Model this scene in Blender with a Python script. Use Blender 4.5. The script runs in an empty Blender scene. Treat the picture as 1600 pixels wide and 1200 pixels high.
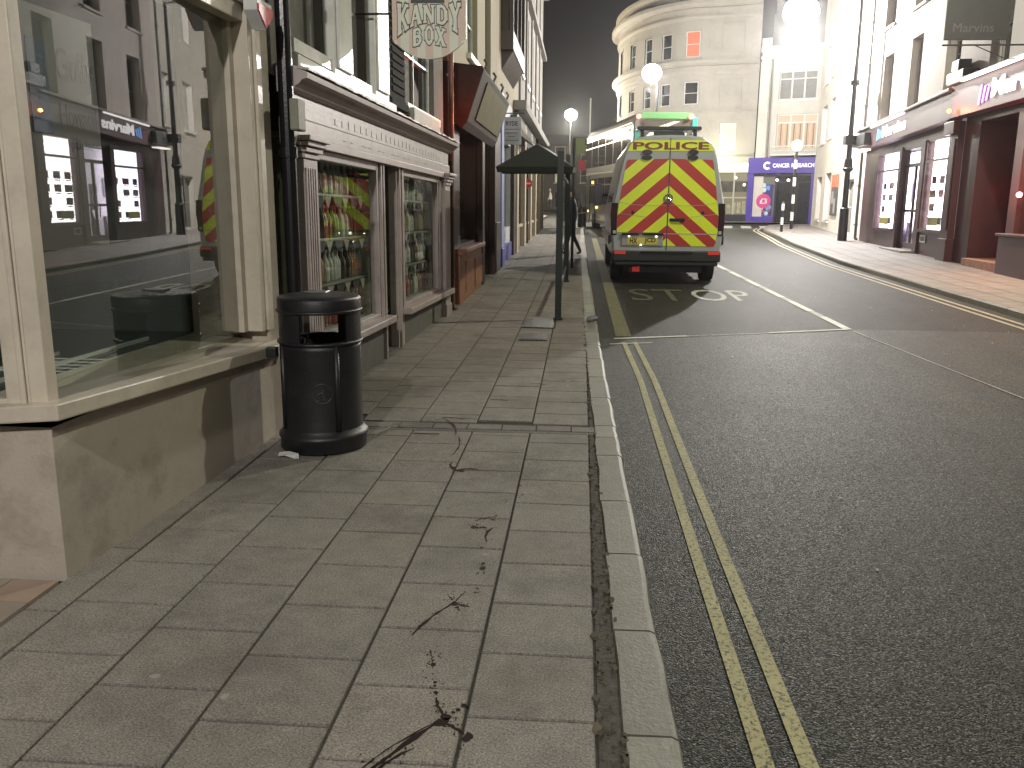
import bpy, bmesh, math, random
from math import sin, cos, pi, radians, atan2, sqrt
from mathutils import Vector, Matrix
random.seed(11)
S = bpy.context.scene
C = S.collection
# ------------------------------------------------------------------ camera
YAW = radians(4.509); PITCH = radians(11.8); ROLL = radians(0.4); CAMH = 1.55
fw = Vector((-sin(YAW)*cos(PITCH), cos(YAW)*cos(PITCH), -sin(PITCH)))
rt = Vector((cos(YAW), sin(YAW), 0)); up = rt.cross(fw)
r2 = rt*cos(ROLL)+up*sin(ROLL); u2 = up*cos(ROLL)-rt*sin(ROLL)
cam = bpy.data.cameras.new('camera'); camo = bpy.data.objects.new('camera', cam); C.objects.link(camo)
m = Matrix((r2, u2, -fw)).transposed().to_4x4(); m.translation = Vector((0, 0, CAMH)); camo.matrix_world = m
cam.sensor_width = 36; cam.lens = 36*1340/1600; cam.clip_start = .05; cam.clip_end = 2000
S.camera = camo
# ------------------------------------------------------------------ night sky
w = bpy.data.worlds.new('World'); S.world = w; w.use_nodes = True
nt = w.node_tree; bg = nt.nodes['Background']
sky = nt.nodes.new('ShaderNodeTexSky'); sky.sky_type = 'NISHITA'; sky.sun_disc = False
sky.sun_elevation = radians(-6); sky.sun_rotation = radians(200); sky.air_density = 1.5; sky.dust_density = 4
mx = nt.nodes.new('ShaderNodeMix'); mx.data_type = 'RGBA'; mx.inputs[0].default_value = .93
nt.links.new(sky.outputs[0], mx.inputs[6]); mx.inputs[7].default_value = (.0115, .0105, .0108, 1)
nt.links.new(mx.outputs[2], bg.inputs[0]); bg.inputs[1].default_value = 1.0
S.view_settings.view_transform = 'Standard'; S.view_settings.look = 'None'
S.view_settings.exposure = 0.0; S.view_settings.gamma = 1
S.render.engine = 'CYCLES'
cy = S.cycles
cy.max_bounces = 6; cy.diffuse_bounces = 3; cy.glossy_bounces = 3; cy.transparent_max_bounces = 12; cy.transmission_bounces = 2
cy.sample_clamp_indirect = 3; cy.sample_clamp_direct = 0; cy.caustics_reflective = False; cy.caustics_refractive = False

# ------------------------------------------------------------------ materials
MC = {}
def M(name, rgb, rough=.6, metal=0, var=.12, scale=6, bump=.08, bscale=80, emit=None, es=0, spec=.5, tint=False, coat=0, stain=None, stscale=1.5, stamt=.4):
    if name in MC: return MC[name]
    mt = bpy.data.materials.new(name); mt.use_nodes = True; n = mt.node_tree; b = n.nodes['Principled BSDF']
    b.inputs['Roughness'].default_value = rough; b.inputs['Metallic'].default_value = metal
    b.inputs['Specular IOR Level'].default_value = spec
    if coat: b.inputs['Coat Weight'].default_value = coat; b.inputs['Coat Roughness'].default_value = .08
    tc = n.nodes.new('ShaderNodeNewGeometry')
    P = tc.outputs['Position']
    ns = n.nodes.new('ShaderNodeTexNoise'); ns.inputs['Scale'].default_value = scale; ns.inputs['Detail'].default_value = 8; ns.inputs['Roughness'].default_value = .65
    n.links.new(P, ns.inputs['Vector'])
    mr = n.nodes.new('ShaderNodeMapRange'); mr.inputs[1].default_value = .25; mr.inputs[2].default_value = .75
    mr.inputs[3].default_value = 1-var; mr.inputs[4].default_value = 1+var
    n.links.new(ns.outputs[0], mr.inputs[0])
    vm = n.nodes.new('ShaderNodeVectorMath'); vm.operation = 'SCALE'; vm.inputs[0].default_value = rgb
    n.links.new(mr.outputs[0], vm.inputs['Scale']); out = vm.outputs[0]
    if stain:
        n2 = n.nodes.new('ShaderNodeTexNoise'); n2.inputs['Scale'].default_value = stscale; n2.inputs['Detail'].default_value = 10; n2.inputs['Roughness'].default_value = .7
        n.links.new(P, n2.inputs['Vector'])
        r2_ = n.nodes.new('ShaderNodeMapRange'); r2_.inputs[1].default_value = .48; r2_.inputs[2].default_value = .72; r2_.inputs[3].default_value = 0; r2_.inputs[4].default_value = stamt
        n.links.new(n2.outputs[0], r2_.inputs[0])
        mi = n.nodes.new('ShaderNodeMix'); mi.data_type = 'RGBA'; n.links.new(r2_.outputs[0], mi.inputs[0]); n.links.new(out, mi.inputs[6]); mi.inputs[7].default_value = (*stain, 1)
        out = mi.outputs[2]
    if tint:
        at = n.nodes.new('ShaderNodeAttribute'); at.attribute_name = 'tint'
        v2 = n.nodes.new('ShaderNodeVectorMath'); v2.operation = 'MULTIPLY'
        n.links.new(out, v2.inputs[0]); n.links.new(at.outputs['Color'], v2.inputs[1]); out = v2.outputs[0]
    n.links.new(out, b.inputs['Base Color'])
    if bump:
        nb = n.nodes.new('ShaderNodeTexNoise'); nb.inputs['Scale'].default_value = bscale; nb.inputs['Detail'].default_value = 4
        n.links.new(P, nb.inputs['Vector'])
        bp = n.nodes.new('ShaderNodeBump'); bp.inputs['Strength'].default_value = bump*2; bp.inputs['Distance'].default_value = .01
        n.links.new(nb.outputs[0], bp.inputs['Height']); n.links.new(bp.outputs[0], b.inputs['Normal'])
    if emit:
        b.inputs['Emission Color'].default_value = (*emit, 1); b.inputs['Emission Strength'].default_value = es
    MC[name] = mt; return mt
def emis(name, rgb, s, base=(.2, .2, .2)):
    return M(name, base, .4, var=0, bump=0, emit=rgb, es=s)
def glass(name, tintc=(.92, .95, .93), f=1.0, base=.04, rough=0.0, haze=0):
    mt = bpy.data.materials.new(name); mt.use_nodes = True; n = mt.node_tree; n.nodes.clear()
    o = n.nodes.new('ShaderNodeOutputMaterial'); t = n.nodes.new('ShaderNodeBsdfTransparent'); g = n.nodes.new('ShaderNodeBsdfGlossy')
    t.inputs[0].default_value = (*tintc, 1); g.inputs['Roughness'].default_value = rough; g.inputs[0].default_value = (1, 1, 1, 1)
    ge = n.nodes.new('ShaderNodeNewGeometry'); dt = n.nodes.new('ShaderNodeVectorMath'); dt.operation = 'DOT_PRODUCT'
    n.links.new(ge.outputs['Incoming'], dt.inputs[0]); n.links.new(ge.outputs['Normal'], dt.inputs[1])
    def mth(op, a, b=None):
        q = n.nodes.new('ShaderNodeMath'); q.operation = op
        for i_, v_ in enumerate((a, b)):
            if v_ is None: continue
            if isinstance(v_, (int, float)): q.inputs[i_].default_value = v_
            else: n.links.new(v_, q.inputs[i_])
        return q.outputs[0]
    sch = mth('ADD', mth('MULTIPLY', mth('POWER', mth('SUBTRACT', 1.0, mth('ABSOLUTE', dt.outputs['Value'])), 5.0), .92), .08)
    ma = n.nodes.new('ShaderNodeMath'); ma.operation = 'MULTIPLY_ADD'; ma.inputs[1].default_value = f; ma.inputs[2].default_value = base; ma.use_clamp = True
    n.links.new(sch, ma.inputs[0])
    mi = n.nodes.new('ShaderNodeMixShader'); n.links.new(ma.outputs[0], mi.inputs[0]); n.links.new(t.outputs[0], mi.inputs[1]); n.links.new(g.outputs[0], mi.inputs[2])
    last = mi.outputs[0]
    if haze:
        d = n.nodes.new('ShaderNodeBsdfDiffuse'); d.inputs[0].default_value = (.5, .5, .5, 1)
        m2 = n.nodes.new('ShaderNodeMixShader'); m2.inputs[0].default_value = haze
        n.links.new(last, m2.inputs[1]); n.links.new(d.outputs[0], m2.inputs[2]); last = m2.outputs[0]
    n.links.new(last, o.inputs[0]); return mt
def asphalt(name, base, speck, amt, rough, bump):
    mt = bpy.data.materials.new(name); mt.use_nodes = True; n = mt.node_tree; b = n.nodes['Principled BSDF']; b.inputs['Specular IOR Level'].default_value = .35
    P = n.nodes.new('ShaderNodeNewGeometry').outputs['Position']
    v = n.nodes.new('ShaderNodeTexVoronoi'); v.inputs['Scale'].default_value = 150; n.links.new(P, v.inputs['Vector'])
    sp = n.nodes.new('ShaderNodeSeparateColor'); n.links.new(v.outputs['Color'], sp.inputs[0])
    r = n.nodes.new('ShaderNodeMapRange'); r.inputs[1].default_value = 1-amt; r.inputs[2].default_value = 1.0; n.links.new(sp.outputs[0], r.inputs[0])
    big = n.nodes.new('ShaderNodeTexNoise'); big.inputs['Scale'].default_value = .9; big.inputs['Detail'].default_value = 9; big.inputs['Roughness'].default_value = .7; n.links.new(P, big.inputs['Vector'])
    br = n.nodes.new('ShaderNodeMapRange'); br.inputs[1].default_value = .3; br.inputs[2].default_value = .7; br.inputs[3].default_value = .6; br.inputs[4].default_value = 1.4; n.links.new(big.outputs[0], br.inputs[0])
    st = n.nodes.new('ShaderNodeVectorMath'); st.operation = 'MULTIPLY'; st.inputs[1].default_value = (1.6, .07, 1); n.links.new(P, st.inputs[0])
    tn = n.nodes.new('ShaderNodeTexNoise'); tn.inputs['Scale'].default_value = 1.0; tn.inputs['Detail'].default_value = 5; n.links.new(st.outputs[0], tn.inputs['Vector'])
    t3 = n.nodes.new('ShaderNodeMapRange'); t3.inputs[1].default_value = .35; t3.inputs[2].default_value = .65; t3.inputs[3].default_value = .7; t3.inputs[4].default_value = 1.25; n.links.new(tn.outputs[0], t3.inputs[0])
    bm_ = n.nodes.new('ShaderNodeMath'); bm_.operation = 'MULTIPLY'; n.links.new(br.outputs[0], bm_.inputs[0]); n.links.new(t3.outputs[0], bm_.inputs[1])
    mi = n.nodes.new('ShaderNodeMix'); mi.data_type = 'RGBA'; n.links.new(r.outputs[0], mi.inputs[0]); mi.inputs[6].default_value = (*base, 1); mi.inputs[7].default_value = (*speck, 1)
    sc = n.nodes.new('ShaderNodeVectorMath'); sc.operation = 'SCALE'; n.links.new(mi.outputs[2], sc.inputs[0]); n.links.new(bm_.outputs[0], sc.inputs['Scale'])
    n.links.new(sc.outputs[0], b.inputs['Base Color'])
    rr = n.nodes.new('ShaderNodeMapRange'); rr.inputs[3].default_value = rough-.2; rr.inputs[4].default_value = min(1, rough+.2); n.links.new(sp.outputs[1], rr.inputs[0]); n.links.new(rr.outputs[0], b.inputs['Roughness'])
    v2 = n.nodes.new('ShaderNodeTexVoronoi'); v2.inputs['Scale'].default_value = 150; v2.feature = 'SMOOTH_F1'; n.links.new(P, v2.inputs['Vector'])
    nn = n.nodes.new('ShaderNodeTexNoise'); nn.inputs['Scale'].default_value = 160; n.links.new(P, nn.inputs['Vector'])
    ad = n.nodes.new('ShaderNodeMath'); ad.operation = 'ADD'; n.links.new(v2.outputs['Distance'], ad.inputs[0]); n.links.new(nn.outputs[0], ad.inputs[1])
    bp = n.nodes.new('ShaderNodeBump'); bp.inputs['Strength'].default_value = bump; bp.inputs['Distance'].default_value = .006; bp.invert = True
    n.links.new(ad.outputs[0], bp.inputs['Height']); n.links.new(bp.outputs[0], b.inputs['Normal'])
    return mt
def slabmat():
    mt = M('slab_concrete', (.235, .217, .190), .72, var=.2, scale=9, bump=.2, bscale=170, tint=True, stain=(.10, .09, .078), stscale=1.4, stamt=.7)
    n = mt.node_tree; b = n.nodes['Principled BSDF']; P = n.nodes.new('ShaderNodeNewGeometry').outputs['Position']
    src = b.inputs['Base Color'].links[0].from_socket
    # fine dark grit + old gum spots
    f = n.nodes.new('ShaderNodeTexNoise'); f.inputs['Scale'].default_value = 140; f.inputs['Detail'].default_value = 6; n.links.new(P, f.inputs['Vector'])
    r = n.nodes.new('ShaderNodeMapRange'); r.inputs[1].default_value = .3; r.inputs[2].default_value = .7; r.inputs[3].default_value = .45; r.inputs[4].default_value = 1.55; n.links.new(f.outputs[0], r.inputs[0])
    s = n.nodes.new('ShaderNodeVectorMath'); s.operation = 'SCALE'; n.links.new(src, s.inputs[0]); n.links.new(r.outputs[0], s.inputs['Scale'])
    dn = n.nodes.new('ShaderNodeTexNoise'); dn.inputs['Scale'].default_value = 25; n.links.new(P, dn.inputs['Vector'])
    ad = n.nodes.new('ShaderNodeMixRGB') if False else n.nodes.new('ShaderNodeVectorMath'); ad.operation = 'MULTIPLY_ADD'; n.links.new(dn.outputs['Color'], ad.inputs[0]); ad.inputs[1].default_value = (.02, .02, .02); n.links.new(P, ad.inputs[2])
    for scale, thr, colr, keep in ((3.1, .05, (.36, .34, .31), .55), (6.5, .07, (.10, .085, .07), .72)):
        v = n.nodes.new('ShaderNodeTexVoronoi'); v.inputs['Scale'].default_value = scale; n.links.new(ad.outputs[0], v.inputs['Vector'])
        lt = n.nodes.new('ShaderNodeMath'); lt.operation = 'LESS_THAN'; lt.inputs[1].default_value = thr; n.links.new(v.outputs['Distance'], lt.inputs[0])
        sc = n.nodes.new('ShaderNodeSeparateColor'); n.links.new(v.outputs['Color'], sc.inputs[0])
        gt = n.nodes.new('ShaderNodeMath'); gt.operation = 'GREATER_THAN'; gt.inputs[1].default_value = keep; n.links.new(sc.outputs[0], gt.inputs[0])
        mu = n.nodes.new('ShaderNodeMath'); mu.operation = 'MULTIPLY'; n.links.new(lt.outputs[0], mu.inputs[0]); n.links.new(gt.outputs[0], mu.inputs[1])
        m3 = n.nodes.new('ShaderNodeMath'); m3.operation = 'MULTIPLY'; m3.inputs[1].default_value = .7; n.links.new(mu.outputs[0], m3.inputs[0])
        mi = n.nodes.new('ShaderNodeMix'); mi.data_type = 'RGBA'; n.links.new(m3.outputs[0], mi.inputs[0]); n.links.new(s.outputs[0] if scale == 3.1 else prev, mi.inputs[6]); mi.inputs[7].default_value = (*colr, 1)
        prev = mi.outputs[2]
    n.links.new(prev, b.inputs['Base Color'])
    return mt
def roadpaint(name, rgb, wear):
    mt = bpy.data.materials.new(name); mt.use_nodes = True; n = mt.node_tree; b = n.nodes['Principled BSDF']; b.inputs['Roughness'].default_value = .7
    P = n.nodes.new('ShaderNodeNewGeometry').outputs['Position']
    f = n.nodes.new('ShaderNodeTexNoise'); f.inputs['Scale'].default_value = 55; f.inputs['Detail'].default_value = 10; f.inputs['Roughness'].default_value = .75; n.links.new(P, f.inputs['Vector'])
    r = n.nodes.new('ShaderNodeMapRange'); r.inputs[1].default_value = wear-.06; r.inputs[2].default_value = wear+.06; n.links.new(f.outputs[0], r.inputs[0])
    g = n.nodes.new('ShaderNodeTexNoise'); g.inputs['Scale'].default_value = 3; g.inputs['Detail'].default_value = 6; n.links.new(P, g.inputs['Vector'])
    gr = n.nodes.new('ShaderNodeMapRange'); gr.inputs[3].default_value = .6; gr.inputs[4].default_value = 1.3; n.links.new(g.outputs[0], gr.inputs[0])
    s = n.nodes.new('ShaderNodeVectorMath'); s.operation = 'SCALE'; s.inputs[0].default_value = rgb; n.links.new(gr.outputs[0], s.inputs['Scale'])
    mi = n.nodes.new('ShaderNodeMix'); mi.data_type = 'RGBA'; n.links.new(r.outputs[0], mi.inputs[0]); mi.inputs[6].default_value = (.032, .032, .028, 1); n.links.new(s.outputs[0], mi.inputs[7])
    n.links.new(mi.outputs[2], b.inputs['Base Color'])
    bp = n.nodes.new('ShaderNodeBump'); bp.inputs['Strength'].default_value = .5; bp.inputs['Distance'].default_value = .004; n.links.new(f.outputs[0], bp.inputs['Height']); n.links.new(bp.outputs[0], b.inputs['Normal'])
    return mt
slab = slabmat()
asph_near = asphalt('asphalt_chippings', (.014, .0155, .012), (.165, .175, .130), .17, .62, .9)
asph_far = asphalt('asphalt_smooth', (.012, .0125, .0105), (.036, .036, .030), .25, .7, .5)
mortar = M('mortar', (.062, .055, .046), .95, var=.4, scale=30, bump=.6, bscale=60)
kerbm = M('kerb_granite', (.23, .225, .19), .55, var=.22, scale=40, bump=.15, bscale=90, tint=True, stain=(.13, .12, .1), stscale=5, stamt=.5)
yel = roadpaint('yellow_road_paint', (.42, .39, .19), .44)
yel_worn = roadpaint('worn_yellow_road_paint', (.24, .22, .10), .48)
wht = roadpaint('white_road_paint', (.8, .8, .75), .33)
wht_worn = roadpaint('worn_white_road_paint', (.6, .6, .55), .44)
cream = M('cream_gloss_paint', (.58, .52, .43), .32, var=.08, scale=4, bump=.05, bscale=30, stain=(.22, .2, .15), stscale=6, stamt=.3)
crender = M('cream_render', (.44, .39, .33), .8, var=.08, scale=5, bump=.12, bscale=70, stain=(.17, .145, .105), stscale=2.3, stamt=.7)
pinkwood = M('pale_pink_wood_paint', (.42, .36, .345), .42, var=.1, scale=7, bump=.08, bscale=40, stain=(.16, .13, .12), stscale=5, stamt=.4)
whitepaint = M('white_gloss_paint', (.72, .72, .68), .35, var=.08, scale=6, bump=.05, bscale=40, stain=(.4, .39, .35), stscale=5, stamt=.4)
greyrend = M('grey_render', (.14, .135, .125), .85, var=.15, bump=.25, bscale=50)
darkgrey = M('dark_grey_paint', (.05, .05, .05), .5, var=.2, bump=.1)
blackm = M('black_gloss_paint', (.012, .012, .013), .28, var=.2, scale=12, bump=.06, bscale=60)
binm = M('black_bin_plastic', (.013, .013, .016), .42, var=.25, scale=14, bump=.1, bscale=120, stain=(.05, .047, .043), stscale=9, stamt=.3)
ironm = M('black_cast_iron', (.022, .022, .024), .45, var=.3, scale=15, bump=.2, bscale=70)
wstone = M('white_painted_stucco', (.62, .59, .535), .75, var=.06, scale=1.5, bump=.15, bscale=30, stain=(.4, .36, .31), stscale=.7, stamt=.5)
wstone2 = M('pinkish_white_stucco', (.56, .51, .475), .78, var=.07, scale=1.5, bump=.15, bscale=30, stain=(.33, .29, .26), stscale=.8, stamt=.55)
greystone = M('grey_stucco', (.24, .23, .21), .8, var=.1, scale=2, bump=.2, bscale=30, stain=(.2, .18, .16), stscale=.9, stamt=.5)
creamstone = M('cream_stucco', (.34, .30, .21), .8, var=.08, scale=2, bump=.2, bscale=30, stain=(.25, .21, .15), stscale=1, stamt=.5)
darkglass = M('dark_window_glass', (.012, .012, .013), .04, var=.2, scale=1, bump=0, spec=.8)
curtglass = M('net_curtain_behind_glass', (.17, .165, .15), .3, var=.35, scale=9, bump=.1, bscale=20)
redcurt = emis('red_lit_curtain', (1, .25, .12), .55, (.3, .1, .06))
warmcurt = emis('warm_lit_curtain', (1, .6, .36), .5, (.3, .2, .15))
palecurt = emis('pale_lit_blind', (1, .95, .62), .12, (.5, .48, .35))
maroon = M('maroon_gloss_paint', (.055, .02, .025), .42, var=.15, scale=5, bump=.03)
navy = M('dark_navy_paint', (.018, .016, .028), .35, var=.2, bump=.05)
brownw = M('dark_brown_wood', (.03, .016, .011), .4, var=.35, scale=12, bump=.15, bscale=50)
terra = M('orange_brown_stone', (.33, .16, .10), .65, var=.25, scale=9, bump=.3, bscale=40, stain=(.12, .06, .04), stscale=4, stamt=.6)
bluep = M('pale_blue_paint', (.22, .27, .55), .5, var=.08)
deepblue = M('deep_blue_paint', (.04, .045, .25), .5, var=.1)
steel = M('grey_metal', (.25, .25, .25), .35, 1, var=.15, bump=.05)
greenp = M('dark_green_shelter_paint', (.010, .020, .016), .5, var=.2, bump=.08)
rubber = M('tyre_rubber', (.014, .014, .014), .85, var=.2, bump=.3)
intdark = M('dark_interior', (.035, .033, .03), .8, var=.3, scale=3)
shopglass = glass('shop_window_glass', (.80, .84, .80), 1.05, .03)
litglass = glass('lit_shop_glass', (.95, .95, .97), .9, .03)

# ------------------------------------------------------------------ geometry helpers
def gz(y):
    t = max(0., y-4.); return .0165*(t*t/(t+4.))
class MB:
    def __init__(s): s.v = []; s.f = []; s.t = []; s.mi = []; s.cur = 0
    def quad(s, *p):
        i = len(s.v); s.v += [tuple(q) for q in p]; s.f.append(tuple(range(i, i+len(p)))); s.mi.append(s.cur)
    def box(s, x0, x1, y0, y1, z0, z1, T=None, skip=''):
        P = [(x, y, z) for z in (z0, z1) for y in (y0, y1) for x in (x0, x1)]
        if T: P = [T(*p) for p in P]
        i = len(s.v); s.v += [tuple(p) for p in P]
        F = {'b': (0, 2, 3, 1), 't': (4, 5, 7, 6), 'f': (0, 1, 5, 4), 'k': (2, 6, 7, 3), 'l': (0, 4, 6, 2), 'r': (1, 3, 7, 5)}
        for k, f in F.items():
            if k not in skip: s.f.append(tuple(i+j for j in f)); s.mi.append(s.cur)
    def prism(s, pts, T0, T1):
        n = len(pts); i = len(s.v); s.v += [tuple(T0(*p)) for p in pts]+[tuple(T1(*p)) for p in pts]
        s.f.append(tuple(range(i+n-1, i-1, -1))); s.f.append(tuple(range(i+n, i+2*n))); s.mi += [s.cur]*2
        for k in range(n): s.f.append((i+k, i+(k+1) % n, i+n+(k+1) % n, i+n+k)); s.mi.append(s.cur)
    def tube(s, pts, r, n=10, cap=True):
        pts = [Vector(p) for p in pts]; rings = []
        if not hasattr(r, '__len__'): r = [r]*len(pts)
        for k, p in enumerate(pts):
            d = (pts[min(k+1, len(pts)-1)]-pts[max(k-1, 0)]).normalized()
            a = Vector((0, 0, 1)) if abs(d.z) < .9 else Vector((1, 0, 0))
            e1 = d.cross(a).normalized(); e2 = d.cross(e1)
            i = len(s.v); s.v += [tuple(p+(e1*cos(2*pi*j/n)+e2*sin(2*pi*j/n))*r[k]) for j in range(n)]; rings.append(i)
        for a, b in zip(rings, rings[1:]):
            for j in range(n): s.f.append((a+j, a+(j+1) % n, b+(j+1) % n, b+j)); s.mi.append(s.cur)
        if cap: s.f.append(tuple(rings[0]+j for j in range(n-1, -1, -1))); s.f.append(tuple(rings[-1]+j for j in range(n))); s.mi += [s.cur]*2
    def lathe(s, prof, c=(0, 0, 0), n=24, a0=0, a1=2*pi, sx=1, sy=1, T=None):
        full = abs(a1-a0-2*pi) < 1e-6; m_ = n if full else n+1; rings = []
        for (r, z) in prof:
            i = len(s.v); P = [(c[0]+sx*r*cos(a0+(a1-a0)*j/n), c[1]+sy*r*sin(a0+(a1-a0)*j/n), c[2]+z) for j in range(m_)]
            s.v += [tuple(T(*p)) for p in P] if T else P; rings.append(i)
        for a, b in zip(rings, rings[1:]):
            for j in range(n):
                k = (j+1) % m_; s.f.append((a+j, a+k, b+k, b+j)); s.mi.append(s.cur)
        return rings
    def ball(s, c, r, n=12, sx=1, sy=1, sz=1):
        s.lathe([(max(1e-4, r*sin(pi*k/n)), -r*sz*cos(pi*k/n)) for k in range(n+1)], c, n*2, sx=sx, sy=sy)
def org(o):
    v = Vector((0, 0, 0))
    p = o
    while p is not None: v = v+p.location if True else v; p = p.parent
    return v
def part(name, mb, mats, parent=None, smooth=False, bevel=0, label=None, weld=False):
    me = bpy.data.meshes.new(name); off = org(parent) if parent else Vector((0, 0, 0))
    me.from_pydata([tuple(Vector(v)-off) for v in mb.v], [], mb.f)
    if not isinstance(mats, (list, tuple)): mats = [mats]
    for q in mats: me.materials.append(q)
    for p, i in zip(me.polygons, mb.mi): p.material_index = i; p.use_smooth = smooth
    if mb.t:
        a = me.attributes.new('tint', 'FLOAT_COLOR', 'FACE') if False else me.color_attributes.new('tint', 'FLOAT_COLOR', 'CORNER')
        for p, t in zip(me.polygons, mb.t):
            for li in p.loop_indices: a.data[li].color = (*t, 1)
    bm = bmesh.new(); bm.from_mesh(me)
    if weld or smooth: bmesh.ops.remove_doubles(bm, verts=bm.verts, dist=1e-5)
    bmesh.ops.recalc_face_normals(bm, faces=bm.faces); bm.to_mesh(me); bm.free()
    o = bpy.data.objects.new(name, me); C.objects.link(o); o.parent = parent
    if bevel:
        b = o.modifiers.new('bevel', 'BEVEL'); b.width = bevel; b.segments = 2; b.limit_method = 'ANGLE'; b.angle_limit = radians(40)
    if label: o['label'] = label
    return o
def thing(name, label, cat, loc=(0, 0, 0), group=None, kind=None):
    o = bpy.data.objects.new(name, None); C.objects.link(o); o.location = loc; o.empty_display_size = .1
    o['label'] = label; o['category'] = cat
    if group: o['group'] = group
    if kind: o['kind'] = kind
    return o
def tag(o, label, cat, group=None, kind=None):
    o['label'] = label; o['category'] = cat
    if group: o['group'] = group
    if kind: o['kind'] = kind
    return o
def struct(name, mb, mats, **k):
    o = part(name, mb, mats, **k); o['kind'] = 'structure'; return o
def set_origin(o, loc):
    loc = Vector(loc); 
    for v in o.data.vertices: v.co -= loc
    o.location = loc; return o
def dup(root, loc=None, label=None):
    r = root.copy(); C.objects.link(r)
    if loc is not None: r.location = loc
    if label: r['label'] = label
    for ch in list(root.children):
        c = ch.copy(); C.objects.link(c); c.parent = r
        for g in ch.children:
            d = g.copy(); C.objects.link(d); d.parent = c
    return r
def warp(root, f):
    done = set()
    def go(o):
        if o.data is not None and o.type == 'MESH' and o.data.name not in done:
            done.add(o.data.name); off = org(o)
            for v in o.data.vertices: v.co = Vector(f(*(v.co+off)))-off
        for c in o.children: go(c)
    go(root)
class Face:      # a vertical plane: u along it (left to right seen from outside), d outward, z up
    def __init__(s, o, to, flip=False):
        dx, dy = to[0]-o[0], to[1]-o[1]; L = sqrt(dx*dx+dy*dy); s.o = o; s.dx = dx/L; s.dy = dy/L; s.L = L
        s.nx, s.ny = (s.dy, -s.dx) if not flip else (-s.dy, s.dx)
    def __call__(s, u, d, z): return (s.o[0]+u*s.dx+d*s.nx, s.o[1]+u*s.dy+d*s.ny, z)
def wall(mb, F, u0, u1, z0, z1, ops, depth=.15, d=0):
    us = sorted({u0, u1, *[o[0] for o in ops], *[o[1] for o in ops]}); zs = sorted({z0, z1, *[o[2] for o in ops], *[o[3] for o in ops]})
    us = [u for u in us if u0-1e-6 <= u <= u1+1e-6]; zs = [z for z in zs if z0-1e-6 <= z <= z1+1e-6]
    for a, b in zip(us, us[1:]):
        for e, f in zip(zs, zs[1:]):
            cu, cz = (a+b)/2, (e+f)/2
            if any(o[0] < cu < o[1] and o[2] < cz < o[3] for o in ops): continue
            mb.quad(F(a, d, e), F(b, d, e), F(b, d, f), F(a, d, f))
    for (a, b, e, f) in ops:
        mb.quad(F(a, d, e), F(a, d, f), F(a, d-depth, f), F(a, d-depth, e)); mb.quad(F(b, d, e), F(b, d-depth, e), F(b, d-depth, f), F(b, d, f))
        mb.quad(F(a, d, f), F(b, d, f), F(b, d-depth, f), F(a, d-depth, f)); mb.quad(F(a, d, e), F(a, d-depth, e), F(b, d-depth, e), F(b, d, e))
def shell(mb, F, u0, u1, z0, z1, thick, d=0):
    mb.quad(F(u0, d, z0), F(u0, d, z1), F(u0, -thick, z1), F(u0, -thick, z0)); mb.quad(F(u1, d, z0), F(u1, -thick, z0), F(u1, -thick, z1), F(u1, d, z1))
    mb.quad(F(u0, -thick, z0), F(u0, -thick, z1), F(u1, -thick, z1), F(u1, -thick, z0)); mb.quad(F(u0, d, z1), F(u1, d, z1), F(u1, -thick, z1), F(u0, -thick, z1))
def window(root, F, a, b, e, f, depth=.15, nx=2, nz=2, fm=None, pm=None, sill=True, sm=None, fr=.06, bar=.03):
    fm = fm or whitepaint; pm = pm or darkglass
    m1 = MB(); D = -depth
    e += .004; a += .004; b -= .004; f -= .004
    m1.box(a, a+fr, D+.01, D+.06, e, f, F); m1.box(b-fr, b, D+.01, D+.06, e, f, F)
    m1.box(a+fr, b-fr, D+.01, D+.06, e, e+fr, F); m1.box(a+fr, b-fr, D+.01, D+.06, f-fr, f, F)
    for k in range(1, nx):
        u = a+(b-a)*k/nx; m1.box(u-bar/2, u+bar/2, D+.012, D+.045, e+fr, f-fr, F)
    for k in range(1, nz):
        z = e+(f-e)*k/nz; m1.box(a+fr, b-fr, D+.014, D+.05, z-bar/2, z+bar/2, F)
    w_ = part('window', m1, fm, root)
    p = MB(); p.quad(F(a, D+.02, e), F(b, D+.02, e), F(b, D+.02, f), F(a, D+.02, f)); part('pane', p, pm, w_)
    if sill:
        q = MB(); q.box(a-.08, b+.08, -.02 if depth < .02 else -depth+.06, .07, e-.09, e-.004, F); part('sill', q, sm or fm, w_)
    return w_
_font = {}
def text_mesh(s, bold=0.0):
    k = (s, bold)
    if k in _font: return _font[k]
    cu = bpy.data.curves.new('t', 'FONT'); cu.body = s; cu.extrude = 0; cu.offset = bold; cu.resolution_u = 3
    o = bpy.data.objects.new('t', cu); C.objects.link(o); bpy.context.view_layer.update()
    me = bpy.data.meshes.new_from_object(o.evaluated_get(bpy.context.evaluated_depsgraph_get()))
    V = [tuple(v.co) for v in me.vertices]; Fa = [tuple(p.vertices) for p in me.polygons]
    bpy.data.objects.remove(o); bpy.data.meshes.remove(me); bpy.data.curves.remove(cu)
    xs = [v[0] for v in V]; ys = [v[1] for v in V]
    V = [((v[0]-min(xs))/(max(xs)-min(xs)), (v[1]-min(ys))/(max(ys)-min(ys))) for v in V]
    _font[k] = (V, Fa); return _font[k]
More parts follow.
